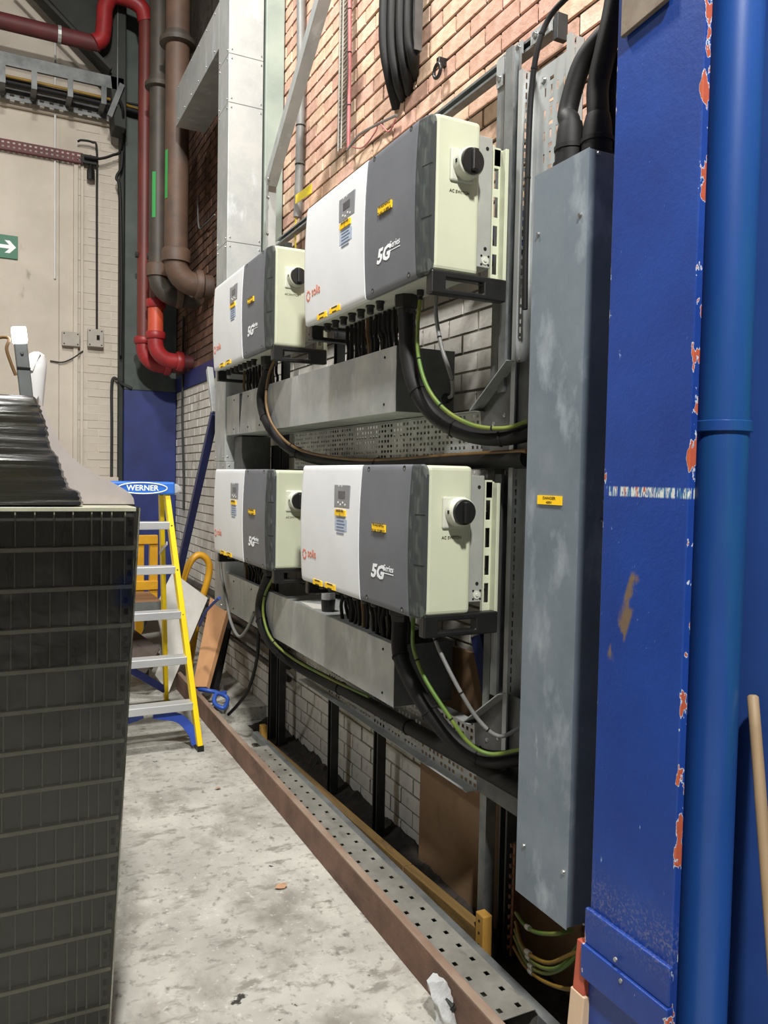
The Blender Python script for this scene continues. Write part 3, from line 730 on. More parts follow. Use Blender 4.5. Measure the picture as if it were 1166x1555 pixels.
def slots(a, b, pitch, ln, off=0):
    us = [a]; y = a+off
    while y+ln < b-.002: us += [y, y+ln]; y += pitch
    us.append(b); return us
def vtray():
    t = thing('vertical_cable_tray', (1.72, 2.2, .6), 'upright perforated cable tray behind the tall galvanised box', 'cable tray')
    y0, y1, z0, z1 = 2.10, 2.36, .62, 3.135
    zs = [z0]; zz = z0+.008
    while zz+.075 < z1-.02: zs += [zz, zz+.030, zz+.046, zz+.059]; zz += .075
    zs.append(z1); ys = [y0]
    for i in range(7):
        cc = y0+.028+i*.034; ys += [cc-.011, cc-.0045, cc+.0045, cc+.011]
    ys.append(y1)
    def hole(i, j):
        c_, q = (i-1)//4, (i-1) % 4; r_ = (j-1) % 4
        if i < 1 or j < 1 or q == 3: return False
        if r_ == 0: return q == 1 and c_ % 6 != 0
        if r_ == 2: return c_ % 3 == 1
        return False
    MB().plate((1.735, 0, 0), (0,1,0), (0,0,1), ys, zs, hole, .0015, (-1,0,0)).build('tray_base', M['galv'], t)
    zs2 = slots(z0, z1, .034, .022, .005)
    for yy in (y0, y1):
        MB().plate((0, yy, 0), (1,0,0), (0,0,1), [1.675, 1.695, 1.702, 1.735], zs2, lambda i, j: i == 1 and j % 2 == 1, .0015, (0,1,0)).build('tray_flange', M['galv'], t)
        MB().box(1.673, 1.676, yy-.012, yy+.013, z0, z1).build('tray_lip', M['galv'], t)
    p = at(826, 122, x=1.733); MB().lathe(p, (-1,0,0), [(0,.013),(.003,.013),(.008,.009)], 12).build('bolt', M['screw'], t, 30)
    return t
vtray()
def htray(name, ya, yb, z0, z1, x, label, y_gus):
    t = thing(name, (x, ya, z0), label, 'cable tray', 'horizontal cable trays')
    ys = slots(ya, yb, .032, .017, .008); nz = 9; zs = [z0]
    for i in range(nz): zs += [z0+(z1-z0)*(i+.22)/nz, z0+(z1-z0)*(i+.72)/nz]
    zs.append(z1)
    def hole(i, j):
        if j % 2 == 0 or i % 2 == 0: return False
        return ((i//2)+(j//2)*2) % 5 != 4
    MB().plate((x, 0, 0), (0,1,0), (0,0,1), ys, zs, hole, .0015, (-1,0,0)).build('tray_base', M['galv'], t)
    for zz in (z0, z1): 
        MB().box(x-.05, x, ya, yb, zz-.0008, zz+.0008).build('tray_flange', M['galv'], t)
    # sheet gusset joining the upright tray
    MB().prism([(x-.001, 2.10, z0), (x-.001, ya, z0), (x-.001, ya+.03, z1), (x-.001, 2.36, z1+.16), (x-.001, 2.10, z1+.16)], (-.002, 0, 0)).build('gusset', M['galv_dark'], t)
    MB().bar((x-.028, ya+.03, z1+.002), (x-.028, 2.355, z1+.165), .05, .004, (0,1,0)).build('gusset_flange', M['galv'], t)
    for yy, zz in ((ya-.06, z1-.05), (ya-.09, z1-.09), (ya-.045, z1-.10), (ya-.13, z1-.02)):
        MB().lathe((x-.003, yy, zz), (-1,0,0), [(0,.009),(.002,.009),(.004,.005)], 10).build('bolt', M['screw'], t, 30)
    return t
htray('cable_tray', 2.56, 4.66, 1.74, 1.957, 1.692, 'perforated cable tray along the wall between the two inverter rows', 2.5)
htray('cable_tray', 2.55, 4.40, .50, .765, 1.692, 'perforated cable tray below the lower trunking near the wall foot', 2.5)

# ================================================================ CABLES OF THE INVERTERS
def cable(name, pts, r, m, label, cat='cable', group=None, ties=(), n=10, sub=7):
    path = smooth_path(pts, sub)
    t = thing(name, path[0], label, cat, group)
    MB().tube(path, r, n).build('sheath', M[m], t, 50)
    for q in ties:
        i = min(len(path)-2, int(q*(len(path)-1))); d = (path[i+1]-path[i]).normalized()
        MB().lathe(path[i]-d*.003, d, [(0,r*1.12),(.006,r*1.12)], n).build('cable_tie', M['black_gap'], t)
    return t
G = 'inverter output cables'
off = {k: Vector(inv[k].location)-Vector((IX0, IY0, IZ0)) for k in inv}
def gl(k): return Vector((1.43, IY0+.365, IZ0-.06))+off[k]
def ge(k): return Vector((1.43, IY0+.255, IZ0-.02))+off[k]
def gg(k): return Vector((1.43, IY0+.135, IZ0-.02))+off[k]
cable('output_cable', [gl('A'), at(620,545,x=1.42), at(634,594,x=1.43), at(664,634,x=1.47), at(710,658,x=1.53), at(760,664,x=1.60), at(815,655,x=1.68)], .031, 'black_rubber',
      'thick black output cable sweeping from the upper near inverter to the tall box', 'cable', G, (.35, .6, .85), 16)
cable('earth_cable', [ge('A'), at(634,500,x=1.425), at(636,545,x=1.40), at(650,590,x=1.41), at(678,624,x=1.45), at(720,646,x=1.51), at(765,650,x=1.58), at(800,640,x=1.64)], .0075, 'green_earth',
      'green and yellow earth cable tied along the upper near output cable', 'cable', 'earth cables', (.3,.55,.8), 8)
cable('signal_cable', [gg('A'), at(662,478,x=1.43), at(670,525,x=1.43), at(681,560,x=1.46), at(687,583,y=2.70), at(686,600,y=2.76), at(678,605,y=2.83)], .0075, 'grey_cable',
      'grey cable from the upper near inverter down to the trunking end plate', 'cable', 'signal cables', (.3,.6), 8)
cable('output_cable', [gl('B'), at(607,990,x=1.425), at(622,1030,x=1.425), at(652,1080,x=1.46), at(690,1125,x=1.52), at(740,1152,x=1.60), at(800,1150,x=1.69)], .031, 'black_rubber',
      'thick black output cable sweeping down from the lower near inverter', 'cable', G, (.2,.5,.8), 16)
cable('earth_cable', [ge('B'), at(627,955,x=1.42), at(628,985,x=1.40), at(645,1030,x=1.41), at(680,1085,x=1.46), at(712,1128,x=1.52), at(745,1145,x=1.58), at(790,1138,x=1.65)], .0075, 'green_earth',
      'green and yellow earth cable hanging from the lower near inverter', 'cable', 'earth cables', (.35,.6), 8)
cable('signal_cable', [gg('B'), at(660,968,x=1.43), at(672,998,x=1.44), at(700,1052,x=1.48), at(728,1095,x=1.54), at(758,1118,x=1.60), at(790,1105,x=1.67)], .0075, 'grey_cable',
      'pale grey cable curving from the lower near inverter to the upright tray', 'cable', 'signal cables', (.2,.5,.75), 8)
cable('output_cable', [gl('C'), at(397,605,x=1.425), at(408,645,x=1.425), at(436,678,x=1.50), at(480,697,x=1.60), at(560,705,x=1.645), at(680,702,x=1.645), at(800,696,x=1.645)], .030, 'black_rubber',
      'thick black output cable from the farther upper inverter running along the middle tray', 'cable', G, (.25,.5,.75), 14)
cable('earth_cable', [ge('C'), at(408,570,x=1.42), at(404,610,x=1.395), at(414,645,x=1.40), at(442,676,x=1.47), at(490,692,x=1.57), at(570,699,x=1.625), at(690,691,x=1.63), at(800,685,x=1.63)], .008, 'brown_cable',
      'dull green-brown earth cable lying along the middle tray', 'cable', 'earth cables', (.2,.5,.75), 8)
cable('output_cable', [gl('D'), at(396,915,x=1.425), at(400,952,x=1.42), at(420,985,x=1.45), at(460,1015,x=1.56), at(530,1052,x=1.63), at(640,1115,x=1.645), at(800,1205,x=1.645)], .032, 'black_rubber',
      'thick black output cable from the farther lower inverter running along the bottom tray', 'cable', G, (.25,.45,.7,.85), 14)
cable('earth_cable', [ge('D'), at(413,880,x=1.42), at(402,905,x=1.39), at(400,935,x=1.39), at(412,970,x=1.41), at(445,1000,x=1.50), at(500,1030,x=1.59), at(560,1058,x=1.61)], .0075, 'green_earth',
      'green earth cable hanging from the farther lower inverter', 'cable', 'earth cables', (.3,.6), 8)
cable('thin_cable', [at(797,470,x=1.66), at(798,380,x=1.66), at(801,270,x=1.66), at(806,150,x=1.66), at(816,75,x=1.66), at(835,25,x=1.68), at(872,-15,x=1.70)], .010, 'black_rubber', 'thin black cable climbing the upright tray past the top rail', ties=(.35,.6,.75), n=8)
# black solar cables dropping from the connectors into the trunking
names = {'A': 'upper near', 'B': 'lower near', 'C': 'farther upper', 'D': 'farther lower'}
for k in 'ABCD':
    ztop = IZ0+off[k].z; zb = 2.19 if k in 'AC' else 1.0
    N = 30 if k in 'AB' else 20
    for i in range(N):
        y = IY0+off[k].y+.43+.64*i/N+random.uniform(-.006,.006); x = 1.478+.03*(i % 2)
        p = [(x, y, ztop), (x, y, ztop-.07), (x+random.uniform(-.006,.012), y+random.uniform(-.02,.02), (ztop+zb)/2-.01), (x+.01, y+random.uniform(-.03,.03), zb)]
        tag(MB().tube(p, .0085, 7, sub=3).build('solar_cable', M['black_rubber'] if i % 9 else M['brown_cable'], None, 50),
            'thin solar cable in the bunch under the %s inverter' % names[k], 'cable', 'solar cables under the %s inverter' % names[k])

# ================================================================ FITTINGS ON THE BRICK WALL
cable('conduit', [at(457,-60,x=1.80), at(457,120,x=1.80), at(455,250,x=1.80), at(452,330,x=1.80)], .028, 'grey_cable', 'grey conduit running up the brick wall behind the slanting brace', 'conduit', ties=(.5,.8), n=12, sub=2)
bs = thing('slanting_brace', at(411,275,x=1.60), 'pale galvanised strut slanting up across the brick wall', 'brace')
p0, p1 = at(411,278,x=1.60), at(497,-25,x=1.60)
channel([p0, p1], .068, .068, up=(1,0,0)).build('strut', M['galv'], bs, bevel=.001)
channel([at(412,268,x=1.62), at(410,385,x=1.62)], .055, .05, up=(1,0,0)).build('bracket', M['galv'], bs)
for px, py in ((409,272),(408,300),(407,355)):
    MB().lathe(at(px, py, x=1.575), (-1,0,0), [(0,.014),(.003,.014),(.003,.010),(.014,.009)], 8).build('bolt', M['screw'], bs)
# wire mesh tray hanging on the wall with a reddish cable
mt = thing('mesh_tray', at(520,232,x=1.8), 'narrow wire mesh tray hanging on the orange brick', 'cable tray')
a, b = at(513,232,x=1.80), at(529,228,x=1.80); zt = 4.7
for yy in (a.y, (a.y+b.y)/2+.03, b.y): MB().tube([(1.80,yy,3.56),(1.80,yy,zt)], .005, 6).build('edge_wire', M['mesh_grey'], mt, 50)
g = MB()
for i in range(48):
    z = 3.57+i*.024
    g.bar((1.805, a.y, z), (1.805, b.y, z+.02), .006, .006)
    g.bar((1.807, a.y, z+.02), (1.807, b.y, z), .006, .006)
tag(g.build('wire_mesh', M['mesh_grey'], mt), kind='stuff')
cable('red_cable', [at(531,-20,x=1.79), at(531,80,x=1.79), at(530,160,x=1.79), at(529,225,x=1.79)], .011, 'pink_cable', 'dull red cable hanging beside the wire mesh tray', ties=(.2,.35,.4,.7), n=8, sub=3)
# big bundle of black cables diving into the wall
bl = [((586,-40),(584,60),(592,115),(604,165),.030),((598,-40),(596,60),(604,120),(612,150),.026),((611,-40),(609,50),(616,105),(622,140),.026),((622,-40),(620,50),(626,90),(630,120),.022)]
pos = ['leftmost', 'second from left', 'third from left', 'rightmost']
for i, (a, b, c, d, r) in enumerate(bl):
    cable('feed_cable', [at(*a,x=1.76), at(*b,x=1.75), at(*c,x=1.775), at(*d,x=1.845)], r, 'black_rubber', '%s of the heavy black cables diving into the brick wall' % pos[i], 'cable', 'heavy cables entering the brick wall', (), 12, 6)
pb = thing('perforated_bracket', at(632,80,x=1.8), 'perforated steel bracket beside the heavy cables on the brick', 'bracket')
p, q = at(624,-30,x=1.80), at(640,78,x=1.80)
us = [q.y, q.y+.02, q.y+.035, p.y]; zs = slots(q.z, p.z, .09, .03, .03)
MB().plate((1.80,0,0), (0,1,0), (0,0,1), us, zs, lambda i, j: i == 1 and j % 2 == 1, .004, (-1,0,0)).build('bracket_face', M['galv_dark'], pb)
MB().box(1.76, 1.80, q.y-.004, q.y, q.z, p.z).build('bracket_side', M['galv_dark'], pb)
# pipe clip
pc = at(664,104,x=1.80); kq = thing('pipe_clip', pc, 'small black pipe clip fixed alone on the orange brick', 'clip')
ring = [pc+Vector((0, .03*math.cos(a*PI/8), .03*math.sin(a*PI/8)-.01)) for a in range(17)]
MB().tube(ring, .008, 8, caps=False).build('clip_ring', M['black_plastic'], kq, 50)
MB().box(pc.x, XW+.004, pc.y-.012, pc.y+.012, pc.z+.012, pc.z+.05).build('clip_base', M['black_plastic'], kq, bevel=.003)
cable('loose_wire', [at(527,228,x=1.78), at(545,205,x=1.80), at(575,188,x=1.81), at(602,175,x=1.81)], .007, 'grey_cable', 'loose grey wire running from the mesh tray to the black cable bundle', n=6)
cable('loose_wire', [at(527,221,x=1.79), at(550,224,x=1.80), at(570,200,x=1.81), at(575,186,x=1.81), at(590,200,x=1.81), at(601,180,x=1.81)], .004, 'pink_cable', 'thin red wire looping on the brick above the upper near inverter', n=6)
ys = MB().box(1.77, 1.775, 0, .02, 0, .16)
p = at(462,300,x=1.76)
tag(MB().bar(at(449,303,x=1.76), at(473,286,x=1.76), .004, .055, (0,0,1)).build('yellow_tag', M['yellow_tape'], None), 'yellow plastic tag tied to the conduit on the brick', 'tag')
tag(MB().bar(at(450,240,x=1.79), at(448,395,x=1.79), .02, .004, (1,0,0)).build('yellow_strip', M['yellow_tape'], None), 'narrow yellow strip running down behind the conduit', 'strip')

# ================================================================ ALONG THE FOOT OF THE WALL
rb = thing('steel_angle', (1.31, 3.5, 0), 'long rusty steel angle lying on the concrete floor', 'steel angle')
def skew(x, y): return x+.016*(y-3.2)/2.3
MB().prism([(skew(1.308,y), y, z) for y, z in ((1.7,0),(6.3,0),(6.3,.13),(1.7,.13))], (.012,0,0)).build('upright_leg', M['rust'], rb, bevel=.002)
MB().prism([(skew(x,y), y, .13) for x, y in ((1.308,1.7),(1.308,6.3),(1.340,6.3),(1.340,1.7))], (0,0,.009)).build('top_leg', M['rust_top'], rb, bevel=.002)
sc1 = thing('strut_length', (1.36, 4, -.1), 'spare length of slotted channel lying beside the rusty steel angle', 'channel')
channel([(1.362, 1.8, .01), (1.362, 5.5, .01)], .026, .04, up=(0,0,1)).build('channel', M['strut_dark'], sc1)
tr = thing('upturned_tray', (1.46, 3.2, -.1), 'long perforated tray lying upside down beside the rusty steel angle', 'cable tray')
ys = slots(1.95, 4.62, .088, .022, .03); TZ = .05
MB().plate((0,0,TZ), (1,0,0), (0,1,0), [1.392, 1.414, 1.430, 1.484, 1.500, 1.528], ys, lambda i, j: i in (1, 3) and j % 2 == 1, .002, (0,0,-1)).build('tray_base', M['galv_dirty'], tr)
MB().prism([(1.392,1.95,TZ),(1.379,1.95,TZ-.02),(1.379,1.95,-.1),(1.381,1.95,-.1),(1.381,1.95,TZ-.021),(1.394,1.95,TZ-.002)], (0,2.67,0)).build('tray_side', M['galv_dirty'], tr)
MB().prism([(1.528,1.95,TZ),(1.541,1.95,TZ-.02),(1.541,1.95,-.1),(1.539,1.95,-.1),(1.539,1.95,TZ-.021),(1.526,1.95,TZ-.002)], (0,2.67,0)).build('tray_side', M['galv_dirty'], tr)
st2 = thing('strut_length', (1.57, 3.5, -.1), 'grey channel lying between the upturned tray and the timber', 'channel')
channel([(1.568, 1.7, .0), (1.568, 5.0, .0)], .038, .038, up=(0,0,1), open_=-1).build('channel', M['strut'], st2)
MB().box(1.555, 1.581, 1.8, 4.9, -.1, -.019).build('packer', M['strut_dark'], st2)
for i, x in enumerate((1.43, 1.475)):
    o = channel([(x, 1.78+.06*i, -.06), (x, 4.0, -.06)], .028, .03, up=(0,0,1), open_=-1).build('strut_length', M['strut'], None)
    tag(o, ['strut', 'second strut'][i]+' poking out of the near end of the upturned tray', 'channel', 'struts inside the upturned tray')
tb = thing('timber_plank', (1.62, 3.5, -.1), 'yellowish timber plank on edge along the foot of the wall', 'plank')
def plank(ya, yb, za, zb, xa, xb):
    return MB().add([(xa,ya,-.1),(xa+.045,ya,-.1),(xa+.045,ya,za),(xa,ya,za),(xb,yb,-.1),(xb+.045,yb,-.1),(xb+.045,yb,zb),(xb,yb,zb)], [(0,1,2,3),(7,6,5,4),(0,4,5,1),(1,5,6,2),(2,6,7,3),(3,7,4,0)])
plank(2.40, 3.0, .030, .012, 1.628, 1.618).build('plank_length', M['timber'], tb, bevel=.003)
plank(3.002, 4.95, .015, -.03, 1.615, 1.600).build('plank_length', M['timber'], tb, bevel=.003)
pg = thing('timber_post', (1.645, 2.36, -.1), 'short yellow timber post standing at the end of the plank', 'post')
p_ = at(722,1383,x=1.622)
MB().box(1.622, 1.662, p_.y-.052, p_.y, -.1, p_.z).build('post_body', M['timber_yellow'], pg, bevel=.004)
for k in range(4): MB().lathe((1.622, p_.y-.026, p_.z-.025-.045*k), (-1,0,0), [(0,.005),(.0015,.005)], 8).build('hole', M['black_gap'], pg)
p_ = at(394,1085,x=1.61)
pe = MB().box(1.60, 1.64, 4.96, 5.01, -.1, .06).build('timber_peg', M['timber_yellow'], None, bevel=.004); tag(pe, 'small dark yellow timber peg at the far end of the plank', 'post')
# boards against the wall
p, q = at(640,1140,x=1.80), at(750,1200,x=1.80)
pw = MB().box(1.795, 1.813, q.y, p.y, -.08, .98).build('plywood_board', M['plywood'], None, bevel=.002); tag(pw, 'brown plywood board standing against the white brick', 'board')
p2 = MB().box(1.79, 1.808, 2.05, q.y-.03, -.08, 1.2).build('plywood_board', M['plywood'], None, bevel=.002); tag(p2, 'darker narrow board behind the copper earth bar', 'board')
nv = MB().bar(at(725,965,x=1.765), at(752,1105,x=1.765), .07, .02, (1,0,0)).build('blue_strip', M['navy'], None); tag(nv, 'dark blue strip leaning behind the lower near inverter', 'strip')
# grime heaped along the foot of the wall
random.seed(11)
g = MB()
nx, ny = 8, 90; v = []; f = []
for j in range(ny):
    for i in range(nx):
        y = 1.9+3.6*j/(ny-1); x = 1.675+.17*i/(nx-1)
        z = -.098+.055*(i/(nx-1))**1.5*(0.6+.6*random.random())
        v.append((x+random.uniform(-.006,.006), y+random.uniform(-.01,.01), z))
for j in range(ny-1):
    for i in range(nx-1): a = j*nx+i; f.append((a, a+1, a+nx+1, a+nx))
tag(g.add(v, f).build('debris_heap', M['debris'], None), 'dark grime and rubble heaped along the foot of the wall', 'debris', kind='stuff')
# copper earth bar with cables
eb = thing('earth_bar', (1.70, 2.03, .35), 'copper earth bar with bolts beside the foot of the tall box', 'earth bar')
pa, pb_ = at(786,1280,x=1.70), at(780,1450,x=1.70)
MB().bar(pa, pb_, .012, .03, (1,0,0)).build('bar', M['copper'], eb)
for i in range(11):
    p = pa.lerp(pb_, (i+.3)/11); MB().lathe(p+Vector((0,.006,0)), (-.9,.3,0), [(0,.013),(.006,.013),(.006,.009),(.022,.008)], 6).build('bolt', M['copper'], eb)
ec = [((783,1386),(797,1405),(815,1416),(845,1418),(870,1412),'green_earth',1.45),((783,1400),(795,1440),(830,1462),(865,1450),(900,1435),'yellow_cable',1.42),
      ((782,1412),(797,1448),(825,1470),(855,1465),(885,1425),'green_earth',1.44),((781,1422),(800,1462),(830,1478),(865,1462),(893,1420),'green_earth',1.43),((780,1438),(800,1470),(830,1492),(868,1502),(905,1488),'yellow_cable',1.40)]
pos = ['top', 'second', 'third', 'fourth', 'lowest']
for i, (a, b, c, d, e, m, xe) in enumerate(ec):
    X = 1.68
    cable('earth_lead', [at(*a,x=X), at(*b,x=X-.05), at(*c,x=X-.08), at(*d,x=X-.10), at(*e,x=X-.05)], .0065, m, '%s of the green and yellow earth leads drooping from the copper bar' % pos[i], 'cable', 'earth leads on the copper bar', (), 8)
    o = bpy.data.objects
    pth = smooth_path([at(*a,x=X), at(*b,x=X-.05), at(*c,x=X-.08)], 7); k = 8; d_ = (pth[k+1]-pth[k]).normalized()
    root = [ob for ob in col.objects if ob.get('label') == '%s of the green and yellow earth leads drooping from the copper bar' % pos[i]][0]
    MB().lathe(pth[k], d_, [(0,.009),(.032,.009)], 8).build('cable_tag', M['tag_white'], root, 50)
# wooden stake, broom handle, plastic bag
stk = thing('wooden_stake', at(878,1560,x=1.30), 'pale wooden stake with a reddish painted tip leaning by the blue column', 'stake')
a, b, c = at(871,1620,x=1.33), at(882,1505,x=1.345), at(889,1430,x=1.352)
d = (b-a).normalized(); 
MB().bar(a, b, .052, .025, (1,0,0)).build('shaft', M['pale_wood'], stk, bevel=.003)
MB().bar(b, c, .040, .022, (1,0,0)).build('painted_tip', M['red_tip'], stk, bevel=.003)
a, b = at(1143,1058,x=1.57), at(1188,1640,x=1.42)
bh = MB().tube([a-(b-a).normalized()*.004, a, a.lerp(b,.1), b], [.008, .0125, .013, .013], 12).build('broom_handle', M['broom_wood'], None, 50); tag(bh, 'round wooden broom handle leaning on the blue wall', 'broom handle')
bgp = at(684,1545,z=.03)
bg = thing('plastic_bag', bgp, 'small clear plastic bag of fixings on the floor at the rusty angle', 'bag')
v = []; f = []; R_, S_ = 12, 14; random.seed(5)
for i in range(R_):
    t = i/(R_-1)
    for j in range(S_):
        q = 2*PI*j/S_; r = (.032+.010*math.sin(3*q+4*t)+random.uniform(-.004,.004))*(1-.25*t)
        v.append((bgp.x+r*math.cos(q)*1.1-.03*t, bgp.y+r*math.sin(q)*.8+.05*t, .002+.13*t+random.uniform(-.004,.004)))
for i in range(R_-1):
    for j in range(S_): f.append((i*S_+j, i*S_+(j+1) % S_, (i+1)*S_+(j+1) % S_, (i+1)*S_+j))
f.append(tuple(range(S_))); f.append(tuple((R_-1)*S_+j for j in range(S_)))
MB().add(v, f).build('film', M['bag'], bg, 60)
for i in range(5): MB().lathe((bgp.x+random.uniform(-.012,.012), bgp.y+random.uniform(-.01,.02), .012+.014*i), (random.uniform(-1,1), random.uniform(-1,1), .4), [(0,.009),(.006,.009),(.006,.005),(.03,.005)], 6).build('bolt', M['strut_dark'], bg)
cl = thing('pipe_clamp', at(722,1545,z=.03), 'small steel clamp lying beside the plastic bag', 'clamp')
p = at(724,1545,z=.04)
MB().tube([p+Vector((0, .032*math.cos(a*PI/8), .032*math.sin(a*PI/8)+.0)) for a in range(13)], .009, 8).build('band', M['galv'], cl, 50)
MB().lathe(p+Vector((-.012,.03,.02)), (-1,0,.2), [(0,.014),(.005,.014),(.005,.009),(.018,.009)], 6).build('bolt', M['screw'], cl)
# blown leaves on the floor
random.seed(3)
for i, (px, py, s_) in enumerate(((427,1346,.026),(331,1198,.016),(452,1200,.010))):
    p = at(px, py, z=.004); v = []; 
    for k in range(9):
        q = 2*PI*k/9; r = s_*(1+random.uniform(-.35,.35)); v.append((p.x+r*math.cos(q), p.y+r*.8*math.sin(q), .004+random.uniform(0,.010)))
    v.append((p.x, p.y, .014)); o = MB().add(v, [(k, (k+1) % 9, 9) for k in range(9)]+[tuple(range(9))[::-1]]).build('dry_leaf', M['leaf'], None)
    tag(o, ['largest dry leaf on the concrete floor, nearest the camera', 'small pale dry leaf on the floor near the ladder', 'tiny dry crumb on the floor by the rusty angle'][i], 'leaf', 'scraps on the floor')

# ================================================================ RIGHT EDGE: DOWNPIPE AND CLEAT
dp = thing('downpipe', (1.52, 1.285, 0), 'round blue painted downpipe with a collar beside the blue column', 'pipe')
pc_ = at(1098, 645, x=1.515)
MB().lathe((1.515, pc_.y, 0), (0,0,1), [(0,.057),(3.6,.057)], 32).build('pipe', M['blue_pipe'], dp, 40)
MB().lathe((1.515, pc_.y, pc_.z-.018), (0,0,1), [(0,.060),(.002,.063),(.024,.063),(.026,.060)], 32).build('collar', M['blue_pipe'], dp, 40)
a, b = at(942,57,x=1.335), at(1012,-2,x=1.335)
tag(MB().prism([(1.335,a.y,a.z),(1.335,b.y,b.z),(1.335,b.y,b.z+.5),(1.335,a.y,a.z+.5)], (.012,0,0)).build('steel_cleat', M['cleat'], None, bevel=.002), 'worn brown plate fixed across the top of the blue column', 'plate')

# ================================================================ CORNER PIPES
def pipe_elbow(p_top, p_bend, p_end, r, bend=.2, n=6):
    """vertical run, quarter bend, horizontal run"""
    a, b, c = Vector(p_top), Vector(p_bend), Vector(p_end)
    d1 = (b-a).normalized(); d2 = (c-b).normalized(); pts = [a, b-d1*bend]
    for i in range(1, n): 
        q = PI/2*i/n; pts.append(b-d1*bend+d1*bend*math.sin(q)+d2*bend*(1-math.cos(q)))
    pts += [b+d2*bend, c]; return pts
for i, (px, Y, r, ytop, yb, m, lbl) in enumerate(((267, 7.35, .105, -120, 428, 'iron_pipe', 'thick brown cast iron pipe nearest the metal duct, bending into the wall'),
                                     (239, 7.85, .085, -120, 448, 'iron_dark', 'dark grey cast iron pipe left of the thick brown pipe'))):
    p = at(px, yb, y=Y); t = thing('cast_iron_pipe', (p.x, p.y, p.z), lbl, 'pipe', 'cast iron pipes in the corner')
    pts = pipe_elbow((p.x, Y, 7.6), p, (XW+.02, Y, p.z-.01), r, .17)
    MB().tube(pts, r, 18).build('pipe', M[m], t, 50)
    MB().lathe((p.x, Y, p.z+.17), (0,0,1), [(0,r*1.2),(.10,r*1.22),(.12,r*1.1)], 18).build('socket', M['iron_pipe'], t, 40)
    MB().lathe((p.x+.17, Y, p.z), (1,0,0), [(0,r*1.1),(.02,r*1.25),(.06,r*1.25),(.07,r*1.1)], 18).build('socket', M['iron_pipe'], t, 40)
    fz = at(px, 62 if i == 0 else 128, y=Y).z
    MB().lathe((p.x, Y, fz-.05), (0,0,1), [(0,r*1.15),(.01,r*1.5),(.05,r*1.5),(.06,r*1.15),(.11,r*1.1)], 18).build('flange', M['iron_dark'], t, 40)
    g0 = at(px-(12 if i == 0 else 6), 300 if i == 0 else 330, y=Y)
    q0 = PI*1.12 if i == 0 else PI*1.3
    pts = []
    mb = MB()
    for k in range(6):
        z = g0.z-.02+.07*k
        mb.bar((p.x+(r+.001)*math.cos(q0), Y+(r+.001)*math.sin(q0), z), (p.x+(r+.001)*math.cos(q0), Y+(r+.001)*math.sin(q0), z+.071), .035, .003, (math.cos(q0), math.sin(q0), 0))
    mb.build('spray_mark', M['spray_green'], t)
for i, (px, Y, ytop, yb, lbl) in enumerate(((236, 8.1, -100, 546, 'red pipe with a bright orange-red lower length, nearer the wall'), (218, 8.4, -20, 553, 'dull red pipe standing leftmost in the corner'))):
    p = at(px, yb, y=Y); r = .068
    t = thing('red_pipe', (p.x, p.y, p.z), lbl, 'pipe', 'red pipes in the corner')
    if i == 1:
        zt = at(200, 5, y=Y).z
        MB().tube([(p.x,Y,p.z+.2),(p.x,Y,zt-.15)], r, 14).build('pipe', M['red_pipe'], t, 50)
        q = at(160, 8, y=Y)
        MB().tube(smooth_path([(p.x,Y,zt-.15),(p.x-.04,Y,zt-.02),(p.x-.16,Y,zt+.03),(q.x+.07,Y,zt+.02),(q.x+.0,Y,zt-.10),(q.x-.01,Y,zt-.24),(q.x-.03,Y,at(150,66,y=Y).z+.06),(q.x-.10,Y,at(150,66,y=Y).z)],4), r*1.12, 14).build('upper_bend', M['red_bright'], t, 50)
    else:
        z1 = at(px, 463, y=Y).z
        MB().tube([(p.x,Y,z1),(p.x,Y,7.6)], r*.9, 14).build('pipe', M['red_pipe'], t, 50)
        MB().tube([(p.x,Y,p.z+.2),(p.x,Y,z1)], r*1.1, 14).build('lower_pipe', mat('red_orange', (204,88,58), (190,74,50), 5, .45), t, 50)
        MB().lathe((p.x,Y,z1-.03), (0,0,1), [(0,r*1.3),(.01,r*1.42),(.07,r*1.42),(.08,r*1.3)], 14).build('coupling', M['red_bright'], t, 40)
    b = .16; pts = pipe_elbow((p.x,Y,p.z+.22), p, (p.x+.22,Y,p.z), r*1.12, b, 6)
    MB().tube(pts, r*1.12, 14).build('elbow', M['red_bright'], t, 50)
    MB().lathe((p.x,Y,p.z+.20), (0,0,1), [(0,r*1.3),(.01,r*1.42),(.06,r*1.42),(.07,r*1.3)], 14).build('coupling', M['red_bright'], t, 40)
    MB().lathe((p.x+.20,Y,p.z), (1,0,0), [(0,r*1.3),(.01,r*1.42),(.06,r*1.42),(.07,r*1.3)], 14).build('coupling', M['red_bright'], t, 40)
    MB().tube([(p.x+.2,Y,p.z),(XW+.01,Y,p.z)], r, 14).build('branch_pipe', M['red_dark'], t, 50)
    zc_ = at(210, 388, y=Y).z
    MB().lathe((p.x-.09,Y-.02,zc_), (1,0,0), [(0,.03),(.02,.03),(.02,.012),(.2,.012)], 8).build('pipe_clamp', M['dark_steel'], t)
# red sprinkler pipe along the far wall
t = thing('sprinkler_pipe', at(70,45,y=8.44), 'dark red pipe running across the far white wall', 'pipe')
a, b = at(-60,17,y=8.44), at(152,68,y=8.44); b.z = a.z = (at(0,31,y=8.44).z)
MB().tube([(-3,8.44,a.z),(b.x,8.44,a.z)], .075, 14).build('pipe', M['red_dark'], t, 50)
p = at(90,50,y=8.44); MB().lathe((p.x-.015,8.44,a.z), (1,0,0), [(0,.082),(.03,.082)], 14).build('pipe_clip', M['galv'], t)
tag(MB().tube([(p.x,8.955,a.z+.2),(p.x,8.955,a.z-2.2)], .010, 6).build('wall_rod', M['white_plastic'], None, 50), 'thin white rod running down the far white wall', 'rod')
